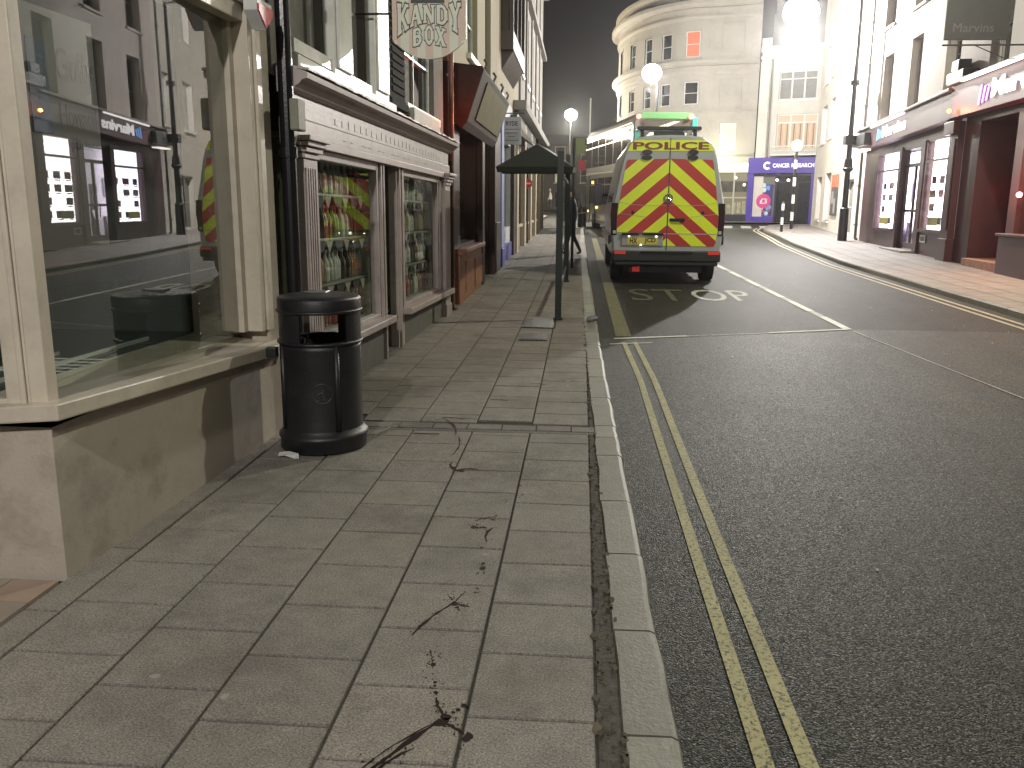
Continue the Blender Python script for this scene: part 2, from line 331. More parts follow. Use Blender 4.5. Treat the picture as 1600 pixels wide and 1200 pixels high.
def text_part(name, s, F, u0, u1, z0, z1, d, mat, parent, thick=.004, bold=0.0, mirror=False, mb=None, slope=0):
    V, Fa = text_mesh(s, bold); own = mb is None; mb = mb or MB(); i = len(mb.v); n = len(V)
    for k in (d, d+thick):
        for x, y in V:
            u = u0+(u1-u0)*x; mb.v.append(tuple(F(u, k, z0+(z1-z0)*y+slope*(u-u0))))
    ed = {}
    for f in Fa:
        mb.f.append(tuple(i+n+j for j in f)); mb.mi.append(mb.cur)
        for a, b in zip(f, f[1:]+f[:1]): ed[(a, b)] = 1
    for (a, b) in list(ed):
        if (b, a) not in ed: mb.f.append((i+a, i+b, i+n+b, i+n+a)); mb.mi.append(mb.cur)
    return part(name, mb, mat, parent) if own else None
def lampstar(loc, power, col, rad, parent):
    l = bpy.data.lights.new('lamp_light', 'POINT'); l.energy = power; l.color = col; l.shadow_soft_size = rad
    o = bpy.data.objects.new('lamp_light', l); C.objects.link(o); o.parent = parent; o.location = Vector(loc)-org(parent); return o

# ================================================================== GROUND
def ys_range(a, b, st):
    n = max(1, int(round((b-a)/st))); return [a+(b-a)*k/n for k in range(n+1)]
def strip(mb, xl, xr, a, b, off, st=1.0):
    Y = ys_range(a, b, st)
    for p, q in zip(Y, Y[1:]):
        mb.quad((xl(p), p, gz(p)+off), (xr(p), p, gz(p)+off), (xr(q), q, gz(q)+off), (xl(q), q, gz(q)+off))
K = lambda c: (lambda y: c)
def xr(y):  # right kerb line
    pts = [(-40, 6.2), (12, 6.3), (22, 6.45), (30, 7.1), (35, 7.7), (41, 8.35), (46, 9.6), (48, 11.5)]
    for (a, p), (b, q) in zip(pts, pts[1:]):
        if y <= b: return p+(q-p)*max(0, (y-a))/(b-a) if y > a else p
    return pts[-1][1]
g = MB(); strip(g, K(-160), K(160), -30, 260, -.125, 2); struct('ground', g, M('dark_ground', (.045, .043, .04), .9, bump=.3))
EDGE = lambda x: 10.32+.33*x if x < 3.5 else 11.47
g = MB()
for a, b in zip([x*.5 for x in range(0, 14)], [x*.5 for x in range(1, 15)]):
    Y = [-12, -8, -4, 0, 2, 4, 5, 6, 7, 8, 9, 10]
    A = Y+[EDGE(a)]; B = Y+[EDGE(b)]
    for k in range(len(A)-1): g.quad((a, A[k], gz(A[k])-.1), (b, B[k], gz(B[k])-.1), (b, B[k+1], gz(B[k+1])-.1), (a, A[k+1], gz(A[k+1])-.1))
struct('road_near', g, asph_near)
g = MB()
for a, b in zip([x*.5 for x in range(0, 14)], [x*.5 for x in range(1, 15)]):
    Y = [12, 13, 14, 16, 18, 20]
    A = [EDGE(a)]+Y; B = [EDGE(b)]+Y
    for k in range(len(A)-1): g.quad((a, A[k], gz(A[k])-.1), (b, B[k], gz(B[k])-.1), (b, B[k+1], gz(B[k+1])-.1), (a, A[k+1], gz(A[k+1])-.1))
strip(g, K(0), lambda y: xr(y)+.3 if y < 40 else 14, 20, 48, -.1, 1)
strip(g, K(-60), K(60), 48, 90, -.1, 2); strip(g, K(-40), K(0), 40.5, 48, -.1, 1.5)
struct('road', g, asph_far)
def kx(y): return .328-.0125*max(0, y-2) if y < 10 else max(.11, .228-.006*(y-10))
# left pavement of concrete slabs laid in staggered columns
base = MB(); strip(base, K(-2.6), K(.15), -2, 39.5, -.012, .5); strip(base, K(-30), K(-2.6), -2, 3.2, -.012, .5)
struct('pavement_bed', base, mortar)
cols = [(-1.975, -1.56), (-1.56, -1.14), (-1.14, -.725), (-.725, -.325), (-.325, .08)]
offs = [.30, .12, .35, .20, 0.05]
g = MB(); rs = random.Random(3)
def slab_at(x0, x1, y0, y1, tilt=.0015):
    j = .0052; x0 += j; x1 -= j; y0 += j; y1 -= j; b = .004
    h = [rs.uniform(-tilt, tilt) for _ in range(4)]; za, zb = gz(y0), gz(y1)
    t = rs.uniform(.93, 1.06); tt = (t*rs.uniform(.99, 1.01), t, t*rs.uniform(.98, 1.015))
    o = [(x0, y0, za-.012), (x1, y0, za-.012), (x1, y1, zb-.012), (x0, y1, zb-.012)]
    mrim = [(x0, y0, za-b+h[0]), (x1, y0, za-b+h[1]), (x1, y1, zb-b+h[2]), (x0, y1, zb-b+h[3])]
    i_ = [(x0+b, y0+b, za+h[0]), (x1-b, y0+b, za+h[1]), (x1-b, y1-b, zb+h[2]), (x0+b, y1-b, zb+h[3])]
    for P, Q in ((o, mrim), (mrim, i_)):
        for k in range(4): g.quad(P[k], P[(k+1) % 4], Q[(k+1) % 4], Q[k]); g.t.append(tuple(c*.8 for c in tt))
    g.quad(*i_); g.t.append(tt)
for ci, (a, b) in enumerate(cols):
    L = .39; y = -.8+offs[ci]
    while y < 39:
        y1 = y+L
        lo, hi = y, y1
        if y < 5.74 < y1: hi = 5.72
        elif y < 5.94 < y1: lo = 5.96
        elif 5.72 <= y and y1 <= 5.96: y = y1; continue
        if hi-lo > .06: slab_at(a, b, lo, hi)
        y = y1
y = -.8
while y < 39: slab_at(-2.13, -1.98, y, y+.62, .001); y += .62
struct('pavement', g, slab)
g = MB(); strip(g, K(.085), lambda y: kx(y)-.165, -2, 39.5, -.0065, .5); struct('gully_fill', g, M('gully_dirt', (.085, .078, .064), .95, var=.5, scale=28, bump=.7, bscale=45))
g = MB()   # drainage channel across the pavement
for k in range(9): x0 = -2.0+k*.245; g.box(x0+.003, x0+.238, 5.80, 5.93, -.01, .006+.002*(k % 2)); g.t += [(.75+.05*(k % 3),)*3]*6
g.box(-2.0, .27, 5.735, 5.785, -.01, .004); g.t += [(.6, .6, .6)]*6
struct('drainage_channel', g, slab)
# kerb stones
g = MB(); kj = [-2, -1.3, -.55, .2, .9, 1.6, 2.31, 2.96, 3.68, 4.39, 5.23, 5.65, 5.95]
while kj[-1] < 40: kj.append(kj[-1]+rs.uniform(.75, .95))
for a, b in zip(kj, kj[1:]):
    n = 3; t = rs.uniform(.85, 1.15); P = []
    for k in range(n+1):
        y = a+.006+(b-a-.012)*k/n; z = gz(y); x = kx(y)+rs.uniform(-.006, .006); xi = kx(y)-.17+rs.uniform(-.007, .007)
        P.append([(xi, y, z-.03), (xi+.01, y, z+.004), (x-.028, y, z+.006+rs.uniform(-.001, .001)), (x-.008, y, z-.004), (x, y, z-.02), (x+.012, y, z-.13)])
    for p, q in zip(P, P[1:]):
        for k in range(5): g.quad(p[k], p[k+1], q[k+1], q[k]); g.t.append((t, t, t*.97))
    g.quad(*P[0]); g.t.append((t*.6,)*3); g.quad(*P[-1][::-1]); g.t.append((t*.6,)*3)
struct('kerb', g, kerbm)
# tiled shop entrance bottom left
g = MB()
for i in range(8):
    for j in range(12):
        x1 = -2.14-i*.2; y1 = 3.17-j*.2; g.box(x1-.196, x1, y1-.196, y1, -.02, .004); c = rs.uniform(.8, 1.15); q = (.95*c, .9*c, .88*c) if (i+j) % 3 else (1.0*c, .85*c, .8*c); g.t += [q]*6
struct('entrance_tiles', g, M('beige_floor_tile', (.34, .30, .25), .5, var=.15, bump=.1, tint=True))
# right pavement
g = MB(); strip(g, lambda y: xr(y)+.14, K(13), -12, 47.5, 0, .6)
struct('pavement_right', g, M('right_paving', (.25, .235, .225), .65, var=.25, scale=4, bump=.25, bscale=40, stain=(.13, .11, .09), stscale=1.2, stamt=.6))
g = MB(); Y = ys_range(-12, 47.5, .9)
for p, q in zip(Y, Y[1:]):
    q2 = q-.012
    P = [[(xr(y)-.012, y, gz(y)-.12), (xr(y), y, gz(y)-.02), (xr(y)+.02, y, gz(y)+.004), (xr(y)+.145, y, gz(y)+.004), (xr(y)+.15, y, gz(y)-.02)] for y in (p, q2)]
    t = rs.uniform(.8, 1.1)
    for k in range(4): g.quad(P[0][k], P[0][k+1], P[1][k+1], P[1][k]); g.t.append((t, t*.97, t*.95))
struct('kerb_right', g, kerbm)
g = MB()   # joint lines of right paving: thin recessed strips as separate dark grout
for k in range(9): c = .5+k*.5; strip(g, lambda y: xr(y)+c, lambda y: xr(y)+c+.012, 8, 47, .004, 1.5) if c < 3 else None
Y = 8
while Y < 46: g.quad((xr(Y)+.16, Y, gz(Y)+.005), (xr(Y)+3.3, Y, gz(Y)+.005), (xr(Y)+3.3, Y+.012, gz(Y)+.005), (xr(Y)+.16, Y+.012, gz(Y)+.005)); Y += .6
struct('paving_joints', g, mortar)
g = MB(); strip(g, lambda y: 3.4+(1.2 if y > 52 else 0)-.5*(y-49)*.2, K(20), 49.2, 53, 0, 1); strip(g, K(-30), K(-2.4), 40, 60, 0.0, 2)
g.box(-30, .12, 39.5, 40.4, gz(40)-.13, gz(40))
struct('far_pavement', g, MC['right_paving'])
# road markings (thin sheets)
def mark(name, segs, mat, off=-.094, curve=None):
    g = MB()
    for (xa, xb, ya, yb) in segs:
        f = (lambda y, c=xa: c) if not callable(xa) else xa; h = (lambda y, c=xb: c) if not callable(xb) else xb
        strip(g, f, h, ya, yb, off, .4)
    return struct(name, g, mat)
cx1 = lambda y: .60-.006*max(0, y-4)+(.012*max(0, 3-y)*0)
dl = lambda o, w_: (lambda y: (.588 if y < 8 else .588-.028*(y-8)) + o + w_*(1+.0*y))
mark('double_yellow_lines', [(dl(-.03, -.0), dl(.026, 0), -3, 10.1), (dl(.103, 0), dl(.159, 0), -3, 10.15)], yel)
mark('bus_bay_yellow_line', [(lambda y: .45-.003*(y-10), lambda y: .64-.003*(y-10), 10.55, 33)], yel_worn)
g = MB()
def line(x0, y0, x1, y1, w_, off=-.092):
    d = Vector((x1-x0, y1-y0)); L = d.length; d /= L; n = Vector((-d.y, d.x))*w_/2; k = max(1, int(L/.6))
    for i in range(k):
        a = Vector((x0, y0))+d*L*i/k; b = Vector((x0, y0))+d*L*(i+1)/k
        g.quad((a.x-n.x, a.y-n.y, gz(a.y-n.y)+off), (a.x+n.x, a.y+n.y, gz(a.y+n.y)+off), (b.x+n.x, b.y+n.y, gz(b.y+n.y)+off), (b.x-n.x, b.y-n.y, gz(b.y-n.y)+off))
line(.42, 10.36, 1.33, 10.66, .06); line(2.40, 11.03, 3.50, 11.45, .07)
for a in range(6): line(3.50-.02*a*1.7, 11.45+a*1.75, 3.50-.02*(a*1.7+.95), 11.45+a*1.75+1.15, .11)
line(3.36, 22.5, 3.3, 30, .09)
struct('bus_bay_white_marking', g, wht)
g = MB(); line(3.50, 11.45, 3.32, 22.5, .10, -.095); line(.36, 9.97, .86, 10.12, .05, -.093); line(3.53, 11.3, 3.95, 6.6, .018, -.093); line(1.33, 10.66, 2.4, 11.03, .03, -.094)
struct('worn_white_marking', g, wht_worn)
g = MB()
for k in range(7): line(5.2+k*.95, 43.2+k*.12, 5.7+k*.95, 46.2+k*.1, .5, -.09)
line(3.5, 42.2, 9.5, 42.9, .15, -.09)
struct('zebra_crossing_marking', g, wht_worn)
mark('right_double_yellow_lines', [(lambda y: xr(y)-.30, lambda y: xr(y)-.23, 3, 44), (lambda y: xr(y)-.48, lambda y: xr(y)-.41, 3, 44)], roadpaint('pale_yellow_paint', (.52, .47, .33), .42))
# the word STOP (BUS is under the van)
class FlatT:
    def __call__(s, u, d, z): return (u+.0*z, z, gz(z)-.094+d)
g = MB(); g.cur = 0
text_part('', 'ST', FlatT(), .86, 1.83, 14.2, 15.9, 0, None, None, .001, 0, mb=g)
struct('bus_stop_lettering_worn', g, roadpaint('very_worn_paint', (.22, .21, .12), .53))
g = MB(); text_part('', 'OP', FlatT(), 1.93, 2.93, 14.3, 15.9, 0, None, None, .001, 0, mb=g)
struct('bus_stop_lettering', g, wht_worn)
# ironwork in the pavement
for (x0, x1, y0, y1, l) in ((-.68, -.36, 9.55, 10.05, 'nearer dark square inspection cover set in the left pavement'), (-.72, -.30, 10.45, 11.3, 'farther dark inspection cover in the pavement by the shelter post')):
    g = MB(); z = gz((y0+y1)/2); g.box(x0, x1, y0, y1, z-.02, z+.007)
    for k in range(5): u = x0+.03+(x1-x0-.06)*k/5; g.box(u, u+.025, y0+.04, y1-.04, z+.007, z+.011)
    tag(part('inspection_cover', g, ironm, bevel=.004), l, 'manhole cover')

g = MB()
for k in range(60):
    x = rs.uniform(.7, 6); y = rs.uniform(2.5, 20); r_ = rs.uniform(.003, .011); P = [(x+r_*rs.uniform(.5, 1.3)*cos(2*pi*i/6), y+r_*rs.uniform(.6, 1.6)*sin(2*pi*i/6)) for i in range(6)]
    g.prism(P, lambda a, b: (a, b, gz(b)-.099), lambda a, b: (a, b, gz(b)-.092))
tag(part('road_flecks', g, M('pale_fleck', (.5, .5, .46), .8)), 'tiny pale flecks of litter and chippings scattered on the road', 'litter', kind='stuff')
# ================================================================== BUILDING 1 (empty shop, left)
B1 = thing('corner_shop', 'cream painted corner shop with big plate glass window on the near left', 'shop', (-2.08, 3.2, 0))
F1 = Face((-2.08, 3.2), (-2.08, 9)); FR = Face((-6.0, 3.2), (-2.08, 3.2))
g = MB(); wall(g, F1, 0, 2.52, -.05, 7.5, [(0, 2.29, .655, 2.72)], .5); wall(g, FR, 0, 3.92, -.05, 7.5, [(1.2, 3.92, .655, 2.72)], .3)
g.quad((-2.08, 5.72, -.05), (-6, 5.72, -.05), (-6, 5.72, 7.5), (-2.08, 5.72, 7.5)); g.quad((-2.08, 3.2, 7.5), (-6, 3.2, 7.5), (-6, 5.72, 7.5), (-2.08, 5.72, 7.5))
# remove the reveal sheets at the glass corner
g2 = MB()
for v in (g,):
    keep = []
    for f, mi in zip(g.f, g.mi):
        P = [Vector(g.v[i]) for i in f]; c = sum(P, Vector())/len(P)
        if .66 < c.z < 2.71 and c.x < -2.081 and c.y < 3.6 and (abs(c.y-3.2) < 1e-4) and c.x > -2.6: continue
        if .66 < c.z < 2.71 and abs(c.x+2.08) < 1e-4 and c.y < 3.55 and c.y > 3.2: continue
        keep.append((f, mi))
    g.f = [k[0] for k in keep]; g.mi = [k[1] for k in keep]
part('wall', g, crender, B1)
g = MB(); g.box(-2.5, -1.99, 3.12, 5.70, .665, .735); g.box(-6.0, -2.5, 3.12, 3.5, .665, .735)
sl = part('sill', g, cream, B1, bevel=.008)
g = MB()     # frames
g.box(-2.16, -2.085, 3.205, 3.275, .735, 2.72); g.box(-2.27, -2.165, 3.215, 3.29, .735, 2.72); g.box(-2.20, -2.175, 3.20, 3.214, .735, 2.72)
g.box(-2.30, -2.17, 5.34, 5.40, .735, 2.72); g.box(-2.26, -2.075, 5.40, 5.47, .735, 2.72); g.box(-2.10, -2.055, 5.47, 5.55, .735, 2.72)
g.box(-2.19, -2.10, 3.275, 5.40, 2.62, 2.72); g.box(-6, -2.27, 3.22, 3.29, 2.62, 2.72); g.box(-6, -2.27, 3.22, 3.29, .735, .765)
part('window_frame', g, cream, B1, bevel=.006)
g = MB(); g.quad((-2.15, 3.275, .73), (-2.15, 5.345, .73), (-2.15, 5.345, 2.64), (-2.15, 3.275, 2.64)); part('pane', g, shopglass, B1, label='large plate glass side pane reflecting the street')
g = MB(); g.quad((-6, 3.25, .765), (-2.27, 3.25, .765), (-2.27, 3.25, 2.62), (-6, 3.25, 2.62)); part('pane', g, shopglass, B1)
g = MB(); g.box(-5.9, -2.52, 3.52, 5.6, .60, .70); part('display_floor', g, M('dark_display_board', (.05, .055, .05), .35, var=.3), B1)
g = MB(); g.box(-5.9, -2.3, 5.58, 5.7, .7, 2.9); g.box(-5.9, -5.8, 3.4, 5.6, .7, 2.9); g.box(-5.9, -2.2, 3.4, 5.6, 2.85, 2.95); part('interior_wall', g, M('dim_teal_interior', (.055, .062, .056), .8, var=.15), B1)
g = MB()
for k in range(5): g.box(-2.95-.012*k, -2.35, 4.1+k*.09, 4.112+k*.09, .702, .706)
g.box(-2.42, -2.405, 3.5, 5.3, .70, .715); g.box(-2.75, -2.735, 3.6, 5.2, .70, .72); g.box(-2.95, -2.94, 3.6, 4.6, .70, .72)
part('display_rail', g, M('bright_rail', (.75, .78, .75), .25, bump=0), B1)
# poster behind the glass
PS = thing('window_poster', 'pale opticians poster hanging inside the empty shop window', 'poster', (-2.22, 3.6, 1.7))
FP = Face((-2.2, 3.32), (-2.2, 5))
pz0, pz1, pu0, pu1 = 1.35, 2.33, .0, .62
g = MB(); g.box(pu0, pu1, -.004, 0, pz0, pz1, FP); part('sheet', g, glass('grey_translucent_sheet', (.6, .62, .6), .3, .02, .3, haze=.30), PS)
g = MB(); g.box(.14, .27, .001, .003, 1.83, 2.2, FP); part('picture', g, M('dull_blue_print', (.06, .10, .2), .6), PS)
pk = M('grey_print', (.03, .035, .035), .6)
text_part('lettering', 'Gully', FP, .33, .60, 2.02, 2.19, .001, pk, PS, .001); text_part('lettering', 'Howard', FP, .33, .60, 1.87, 1.96, .001, pk, PS, .001)
text_part('lettering', 'Opticians', FP, .33, .60, 1.76, 1.82, .001, pk, PS, .001)
# little red and white sign on pier
g = MB(); sg = thing('alarm_box', 'small red and white alarm box high on the cream pier', 'alarm', (-2.0, 5.5, 2.7))
g.prism([(5.36, 2.75), (5.60, 2.75), (5.60, 2.68), (5.48, 2.58), (5.36, 2.68)], lambda a, b: (-2.076, a, b), lambda a, b: (-1.99, a, b)); part('case', g, M('white_plastic', (.6, .6, .6), .4), sg, bevel=.006)
g = MB(); g.prism([(5.37, 2.72), (5.59, 2.72), (5.59, 2.68), (5.48, 2.595), (5.37, 2.68)], lambda a, b: (-1.988, a, b), lambda a, b: (-1.982, a, b)); part('front_plate', g, M('red_plastic', (.55, .02, .03), .4), sg)
# neighbouring facade behind the camera (lights bounce off it, seen in side views)
def sillf(x, y, z): return (x, y, z+(.045-.055*(y-3.0) if x > -2.06 else 0))
warp(sl, sillf)
for o_ in B1.children:
    if o_.name.startswith('pane') and 'label' in o_:
        for v in o_.data.vertices: v.co.x = -2.13-.022*(v.co.y+B1.location.y-3.275)+.04-.033*(v.co.y+B1.location.y-3.2)-B1.location.x
for r_ in (B1, PS, sg): warp(r_, lambda x, y, z: (x-.04+.033*(y-3.2), y-.02*max(0, y-3.3), z))
# ------------------------------------------------------------------ black downpipe between shops
def downpipe(x, y, z0, z1, r, label, mat=blackm, group=None):
    t = thing('downpipe', label, 'drainpipe', (x, y, z0), group)
    g = MB(); g.tube([(x, y, z0+.12), (x, y, z1)], r, 14); g.tube([(x, y, z0+.12), (x+.01, y, z0+.06), (x+.07, y, z0+.015)], r, 14); part('pipe', g, mat, t, smooth=False)
    z = z0+.5
    g = MB()
    while z < z1: g.tube([(x, y, z), (x, y, z+.07)], r*1.22, 14); g.box(x-r*1.9, x, y-.015, y+.015, z+.02, z+.05); z += 1.35
    part('collar', g, mat, t); return t
dp = downpipe(-1.98, 5.83, 0, 7, .05, 'thick black downpipe rising behind the litter bin')
g = MB(); g.box(-1.92, -1.86, 5.70, 5.86, 2.02, 2.22); bx = part('junction_box', g, M('grey_green_box', (.22, .22, .17), .6), dp, bevel=.01)

# ================================================================== SWEET SHOP
def KW(x, y, z):
    y2 = 2.18/(2/y+.03); return (x+.03*(y2-6), y2, z-.012*(y2-6)*min(1, max(0, z/.3)))
KX = -2.0
SK = thing('sweet_shop', 'pale pink Victorian shopfront of the sweet shop with moulded cornice and two windows', 'shop', (KX, 6, 0))
FK = Face((KX, 0), (KX, 10))      # u == world y
g = MB(); wall(g, FK, 5.8, 13.2, -.05, .43, [(8.66, 9.32, -.05, .43)], .45); part('stallriser', g, greyrend, SK)
wins = [(6.42, 8.42), (9.66, 12.0)]
g = MB()   # woodwork frame round the glass
for a, b in wins:
    g.box(a-.03, a+.03, -.06, .01, .5, 1.95, FK); g.box(b-.03, b+.03, -.06, .01, .5, 1.95, FK); g.box(a+.03, b-.03, -.06, .008, 1.88, 1.95, FK); g.box(a+.03, b-.03, -.06, .008, .5, .54, FK)
for a in (8.49, 9.36, 9.50, 8.60): g.box(a, a+.055, -.05, .03, .0 if a in (8.60, 9.36) else .5, 1.95, FK)
g.box(8.45, 8.70, -.08, .005, .43, 1.95, FK); g.box(9.30, 9.63, -.08, .005, 0.05, 1.95, FK); g.box(12.03, 12.25, -.06, .005, .43, 1.95, FK)
for k in range(4): g.box(12.06+k*.05, 12.085+k*.05, .005, .022, .52, 1.9, FK)
part('window_frame', g, pinkwood, SK, bevel=.005)
g = MB()
for a, b in ((6.35, 8.68), (9.44, 12.75)): g.box(a, b, -.08, .12, .43, .50, FK)
part('sill', g, pinkwood, SK, bevel=.012)
for a, b in wins:
    g = MB(); g.quad(FK(a, -.03, .54), FK(b, -.03, .54), FK(b, -.03, 1.88), FK(a, -.03, 1.88)); part('pane', g, glass('sweet_shop_glass', (.95, .97, .95), .8, .02) if a < 7 else bpy.data.materials['sweet_shop_glass'], SK)
def pilaster(a, b):
    g = MB(); g.box(a, b, -.02, .06, 0, 1.86, FK); g.box(a-.02, b+.02, -.02, .075, 0, .3, FK)
    for k in range(5): u = a+.03+(b-a-.06)*k/5; g.box(u, u+(b-a-.06)/9, .06, .07, .36, 1.8, FK)
    for k, (z, o) in enumerate(((1.86, .015), (1.90, .035), (1.94, .055), (1.975, .08))): g.box(a-o, b+o, -.02, .06+o, z, z+.035, FK)
    part('pilaster', g, pinkwood, SK, bevel=.005)
pilaster(6.02, 6.34); pilaster(12.3, 12.75)
g = MB(); g.box(5.86, 12.78, -.05, .05, 2.01, 2.12, FK); g.box(5.88, 12.76, -.05, .035, 2.12, 2.28, FK); g.box(5.86, 12.78, -.05, .06, 1.95, 2.01, FK)
for k in range(9): g.box(6.1+k*.02, 6.1+k*.02, .035, .036, 2.1, 2.1, FK) if False else None
part('fascia', g, pinkwood, SK, bevel=.004)
fl = M('faded_fascia_lettering', (.24, .20, .19), .6)
g = MB(); g.box(5.9, 12.7, .036, .038, 2.128, 2.134, FK)
for k in range(26):
    u = 6.9+k*.2; hh = rs.uniform(.03, .07); g.box(u, u+rs.uniform(.05, .14), .036, .0375, 2.16, 2.164, FK); g.box(u+.02, u+.03, .036, .0375, 2.165, 2.165+hh, FK)
    if k % 3: g.box(u, u+rs.uniform(.05, .15), .051, .0525, 2.05, 2.056, FK)
part('faded_fascia_marks', g, fl, SK)
g = MB(); prof = [(-.05, 2.28), (.05, 2.28), (.075, 2.30), (.08, 2.315), (.11, 2.33), (.13, 2.355), (.165, 2.365), (.17, 2.40), (.15, 2.41), (-.05, 2.46)]
g.prism(prof, lambda d, z: FK(5.84, d, z), lambda d, z: FK(12.9, d, z)); part('cornice', g, pinkwood, SK)
g = MB()
for k in range(45):
    u = 5.84+k*.157; g.box(u, u+.155, .02, .18, 2.412+rs.uniform(0, .008), 2.425+rs.uniform(0, .012), lambda a, b, c: FK(a, b, c+.02*(.17-b)/.15))
part('lead_flashing', g, M('pale_lead', (.42, .40, .37), .45, var=.4, scale=20, bump=.5, bscale=30), SK)
# door
g = MB(); g.box(8.68, 9.30, -.42, -.38, .08, 1.72, FK); g.box(8.68, 9.30, -.42, -.37, 1.76, 1.94, FK); dr = part('door', g, darkgrey, SK)
g = MB(); g.quad(FK(8.78, -.375, .7), FK(9.2, -.375, .7), FK(9.2, -.375, 1.62), FK(8.78, -.375, 1.62)); part('pane', g, darkglass, dr)
g = MB(); g.tube([FK(9.24, -.37, .98), FK(9.24, -.31, 1.0), FK(9.24, -.31, 1.14), FK(9.24, -.37, 1.16)], .01, 8); part('handle', g, steel, dr)
g = MB(); g.box(8.6, 9.4, -.45, 0, -.02, .07, FK); part('doorstep', g, greyrend, SK)
text_part('house_number', '15', FK, 8.93, 9.07, 1.8, 1.9, -.368, M('pale_digits', (.4, .4, .38), .6), SK, .003)
g = MB(); g.box(6.0, 12.9, -1.3, -1.25, .0, 2.3, FK); g.box(6.0, 12.9, -1.3, -.1, .46, .5, FK); g.box(6.0, 12.9, -1.3, -.05, 2.0, 2.04, FK); g.box(6.3, 6.34, -1.25, -.1, .5, 2, FK); g.box(8.5, 8.54, -1.25, -.1, 0, 2, FK); g.box(9.5, 9.54, -1.25, -.1, 0, 2, FK); g.box(12.1, 12.14, -1.25, -.1, .5, 2, FK)
part('interior', g, M('dim_shop_interior', (.26, .28, .2), .8, var=.3), SK)
SHZ = [1.64, 1.28, .91, .53]
g = MB()
for a, b in wins:
    for z in SHZ: g.box(a-.05, b+.18, -.30, -.12, z-.022, z, FK)
part('display_shelf', g, M('grey_green_shelf', (.22, .24, .2), .5), SK, bevel=.003)
g = MB(); bw = [M('bunting_cream', (.35, .34, .28), .8), M('bunting_dark', (.04, .04, .045), .8)]
for a, b in wins:
    for z in SHZ[:3]:
        u = a+.1; k = 0
        while u+.26 < b+.15:
            g.cur = k % 2
            if k % 2: g.prism([(u, z-.024), (u+.26, z-.024), (u+.23, z-.075), (u+.17, z-.105), (u+.09, z-.105), (u+.03, z-.075)], lambda a_, z_: FK(a_, -.115, z_), lambda a_, z_: FK(a_, -.110, z_))
            else: g.prism([(u, z-.024), (u+.2, z-.024), (u+.1, z-.12)], lambda a_, z_: FK(a_, -.115, z_), lambda a_, z_: FK(a_, -.110, z_))
            u += .27; k += 1
part('bunting', g, bw, SK)
# sweet bottles
BG = glass('bottle_glass', (.9, .93, .9), 1.3, .08)
jarglass = M('bottle_gloss', (.4, .42, .38), .06, var=.1, bump=0, spec=.9)
bmats = {'clear': M('clear_glass_look', (.6, .64, .55), .07, var=.4, scale=25, bump=0, spec=1), 'green': M('green_sweets', (.22, .30, .12), .1, var=.5, scale=60, bump=0, spec=1), 'amber': M('amber_sweets', (.30, .19, .10), .1, var=.5, scale=60, bump=0, spec=1), 'dark': M('dark_sweets', (.10, .08, .06), .08, var=.5, scale=60, bump=0, spec=1), 'red': M('red_sweets', (.32, .05, .04), .1, var=.5, scale=60, bump=0, spec=1)}
capm = M('bottle_cap', (.55, .55, .5), .3, var=.1, bump=0)
protos = {}
for cn, bmt in bmats.items():
    g = MB(); g.lathe([(.001, 0), (.034, .002), (.037, .02), (.037, .14), (.031, .175), (.014, .21), (.012, .25)], (0, 0, 0), 9)
    o = part('sweet_bottle', g, bmt, smooth=True); g = MB(); g.lathe([(.018, .245), (.018, .272), (.001, .274)], (0, 0, 0), 8); part('cap', g, capm, o); protos[cn] = [o, False]
ordn = ['top', 'second', 'third', 'bottom']; side = ['left', 'right']
for wi, (a, b) in enumerate(wins):
    for si, z in enumerate(SHZ):
        u = a+.04; main = [['clear', 'clear', 'dark', 'clear'], ['green', 'clear', 'dark', 'amber'], ['clear', 'dark', 'amber', 'clear'], ['dark', 'clear', 'amber', 'red']][si]; k = 0
        while u < b+.1:
            cn = main[(k//3) % 4]; k += 1
            if not (wi == 1 and si == 0 and k < 7):
                lb = f'{cn} {"glass" if cn == "clear" else "sweets"} bottle on the {ordn[si]} shelf of the {side[wi]} sweet shop window'
                pr = protos[cn]; loc = KW(KX-.2+rs.uniform(-.02, .02), u, z)
                if not pr[1]: pr[0].location = loc; tag(pr[0], lb, 'bottle', 'sweet bottles on the shop window shelves'); pr[1] = True
                else: dup(pr[0], loc, lb)
            u += .088 if si != 3 else .1
for cn, pr in protos.items():
    if not pr[1]: [bpy.data.objects.remove(c) for c in list(pr[0].children)]; bpy.data.objects.remove(pr[0])
# upper storey of sweet shop
FU = Face((-2.06, 0), (-2.06, 10))
UP = thing('sweet_shop_upper_house', 'grey upper storey with tall white sash windows above the sweet shop cornice', 'house', (-2.06, 6, 2.4))
ops = [(6.15, 6.98, 2.66, 4.4), (7.62, 8.32, 2.62, 4.4), (10.1, 12.2, 2.66, 4.4)]
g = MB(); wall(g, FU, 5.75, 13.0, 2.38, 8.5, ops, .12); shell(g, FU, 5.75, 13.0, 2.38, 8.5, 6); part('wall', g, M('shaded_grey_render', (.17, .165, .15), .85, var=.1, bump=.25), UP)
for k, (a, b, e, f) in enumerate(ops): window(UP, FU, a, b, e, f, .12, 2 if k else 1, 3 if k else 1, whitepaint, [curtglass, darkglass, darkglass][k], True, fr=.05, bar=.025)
g = MB()
for a, b in ((7.0, 7.55), (8.36, 8.95)): g.box(a, b, .002, .09, 2.52, 4.4, FU); g.box(a+.06, b-.06, .09, .11, 2.6, 4.4, FU)
g.box(6.0, 9.1, .002, .13, 2.46, 2.54, FU); part('window_surround', g, whitepaint, UP, bevel=.01)
g = MB(); g.box(9.2, 9.95, .01, .05, 2.62, 4.4, FU)
for k in range(22): g.box(9.26, 9.89, .05, .065, 2.7+k*.075, 2.745+k*.075, FU)
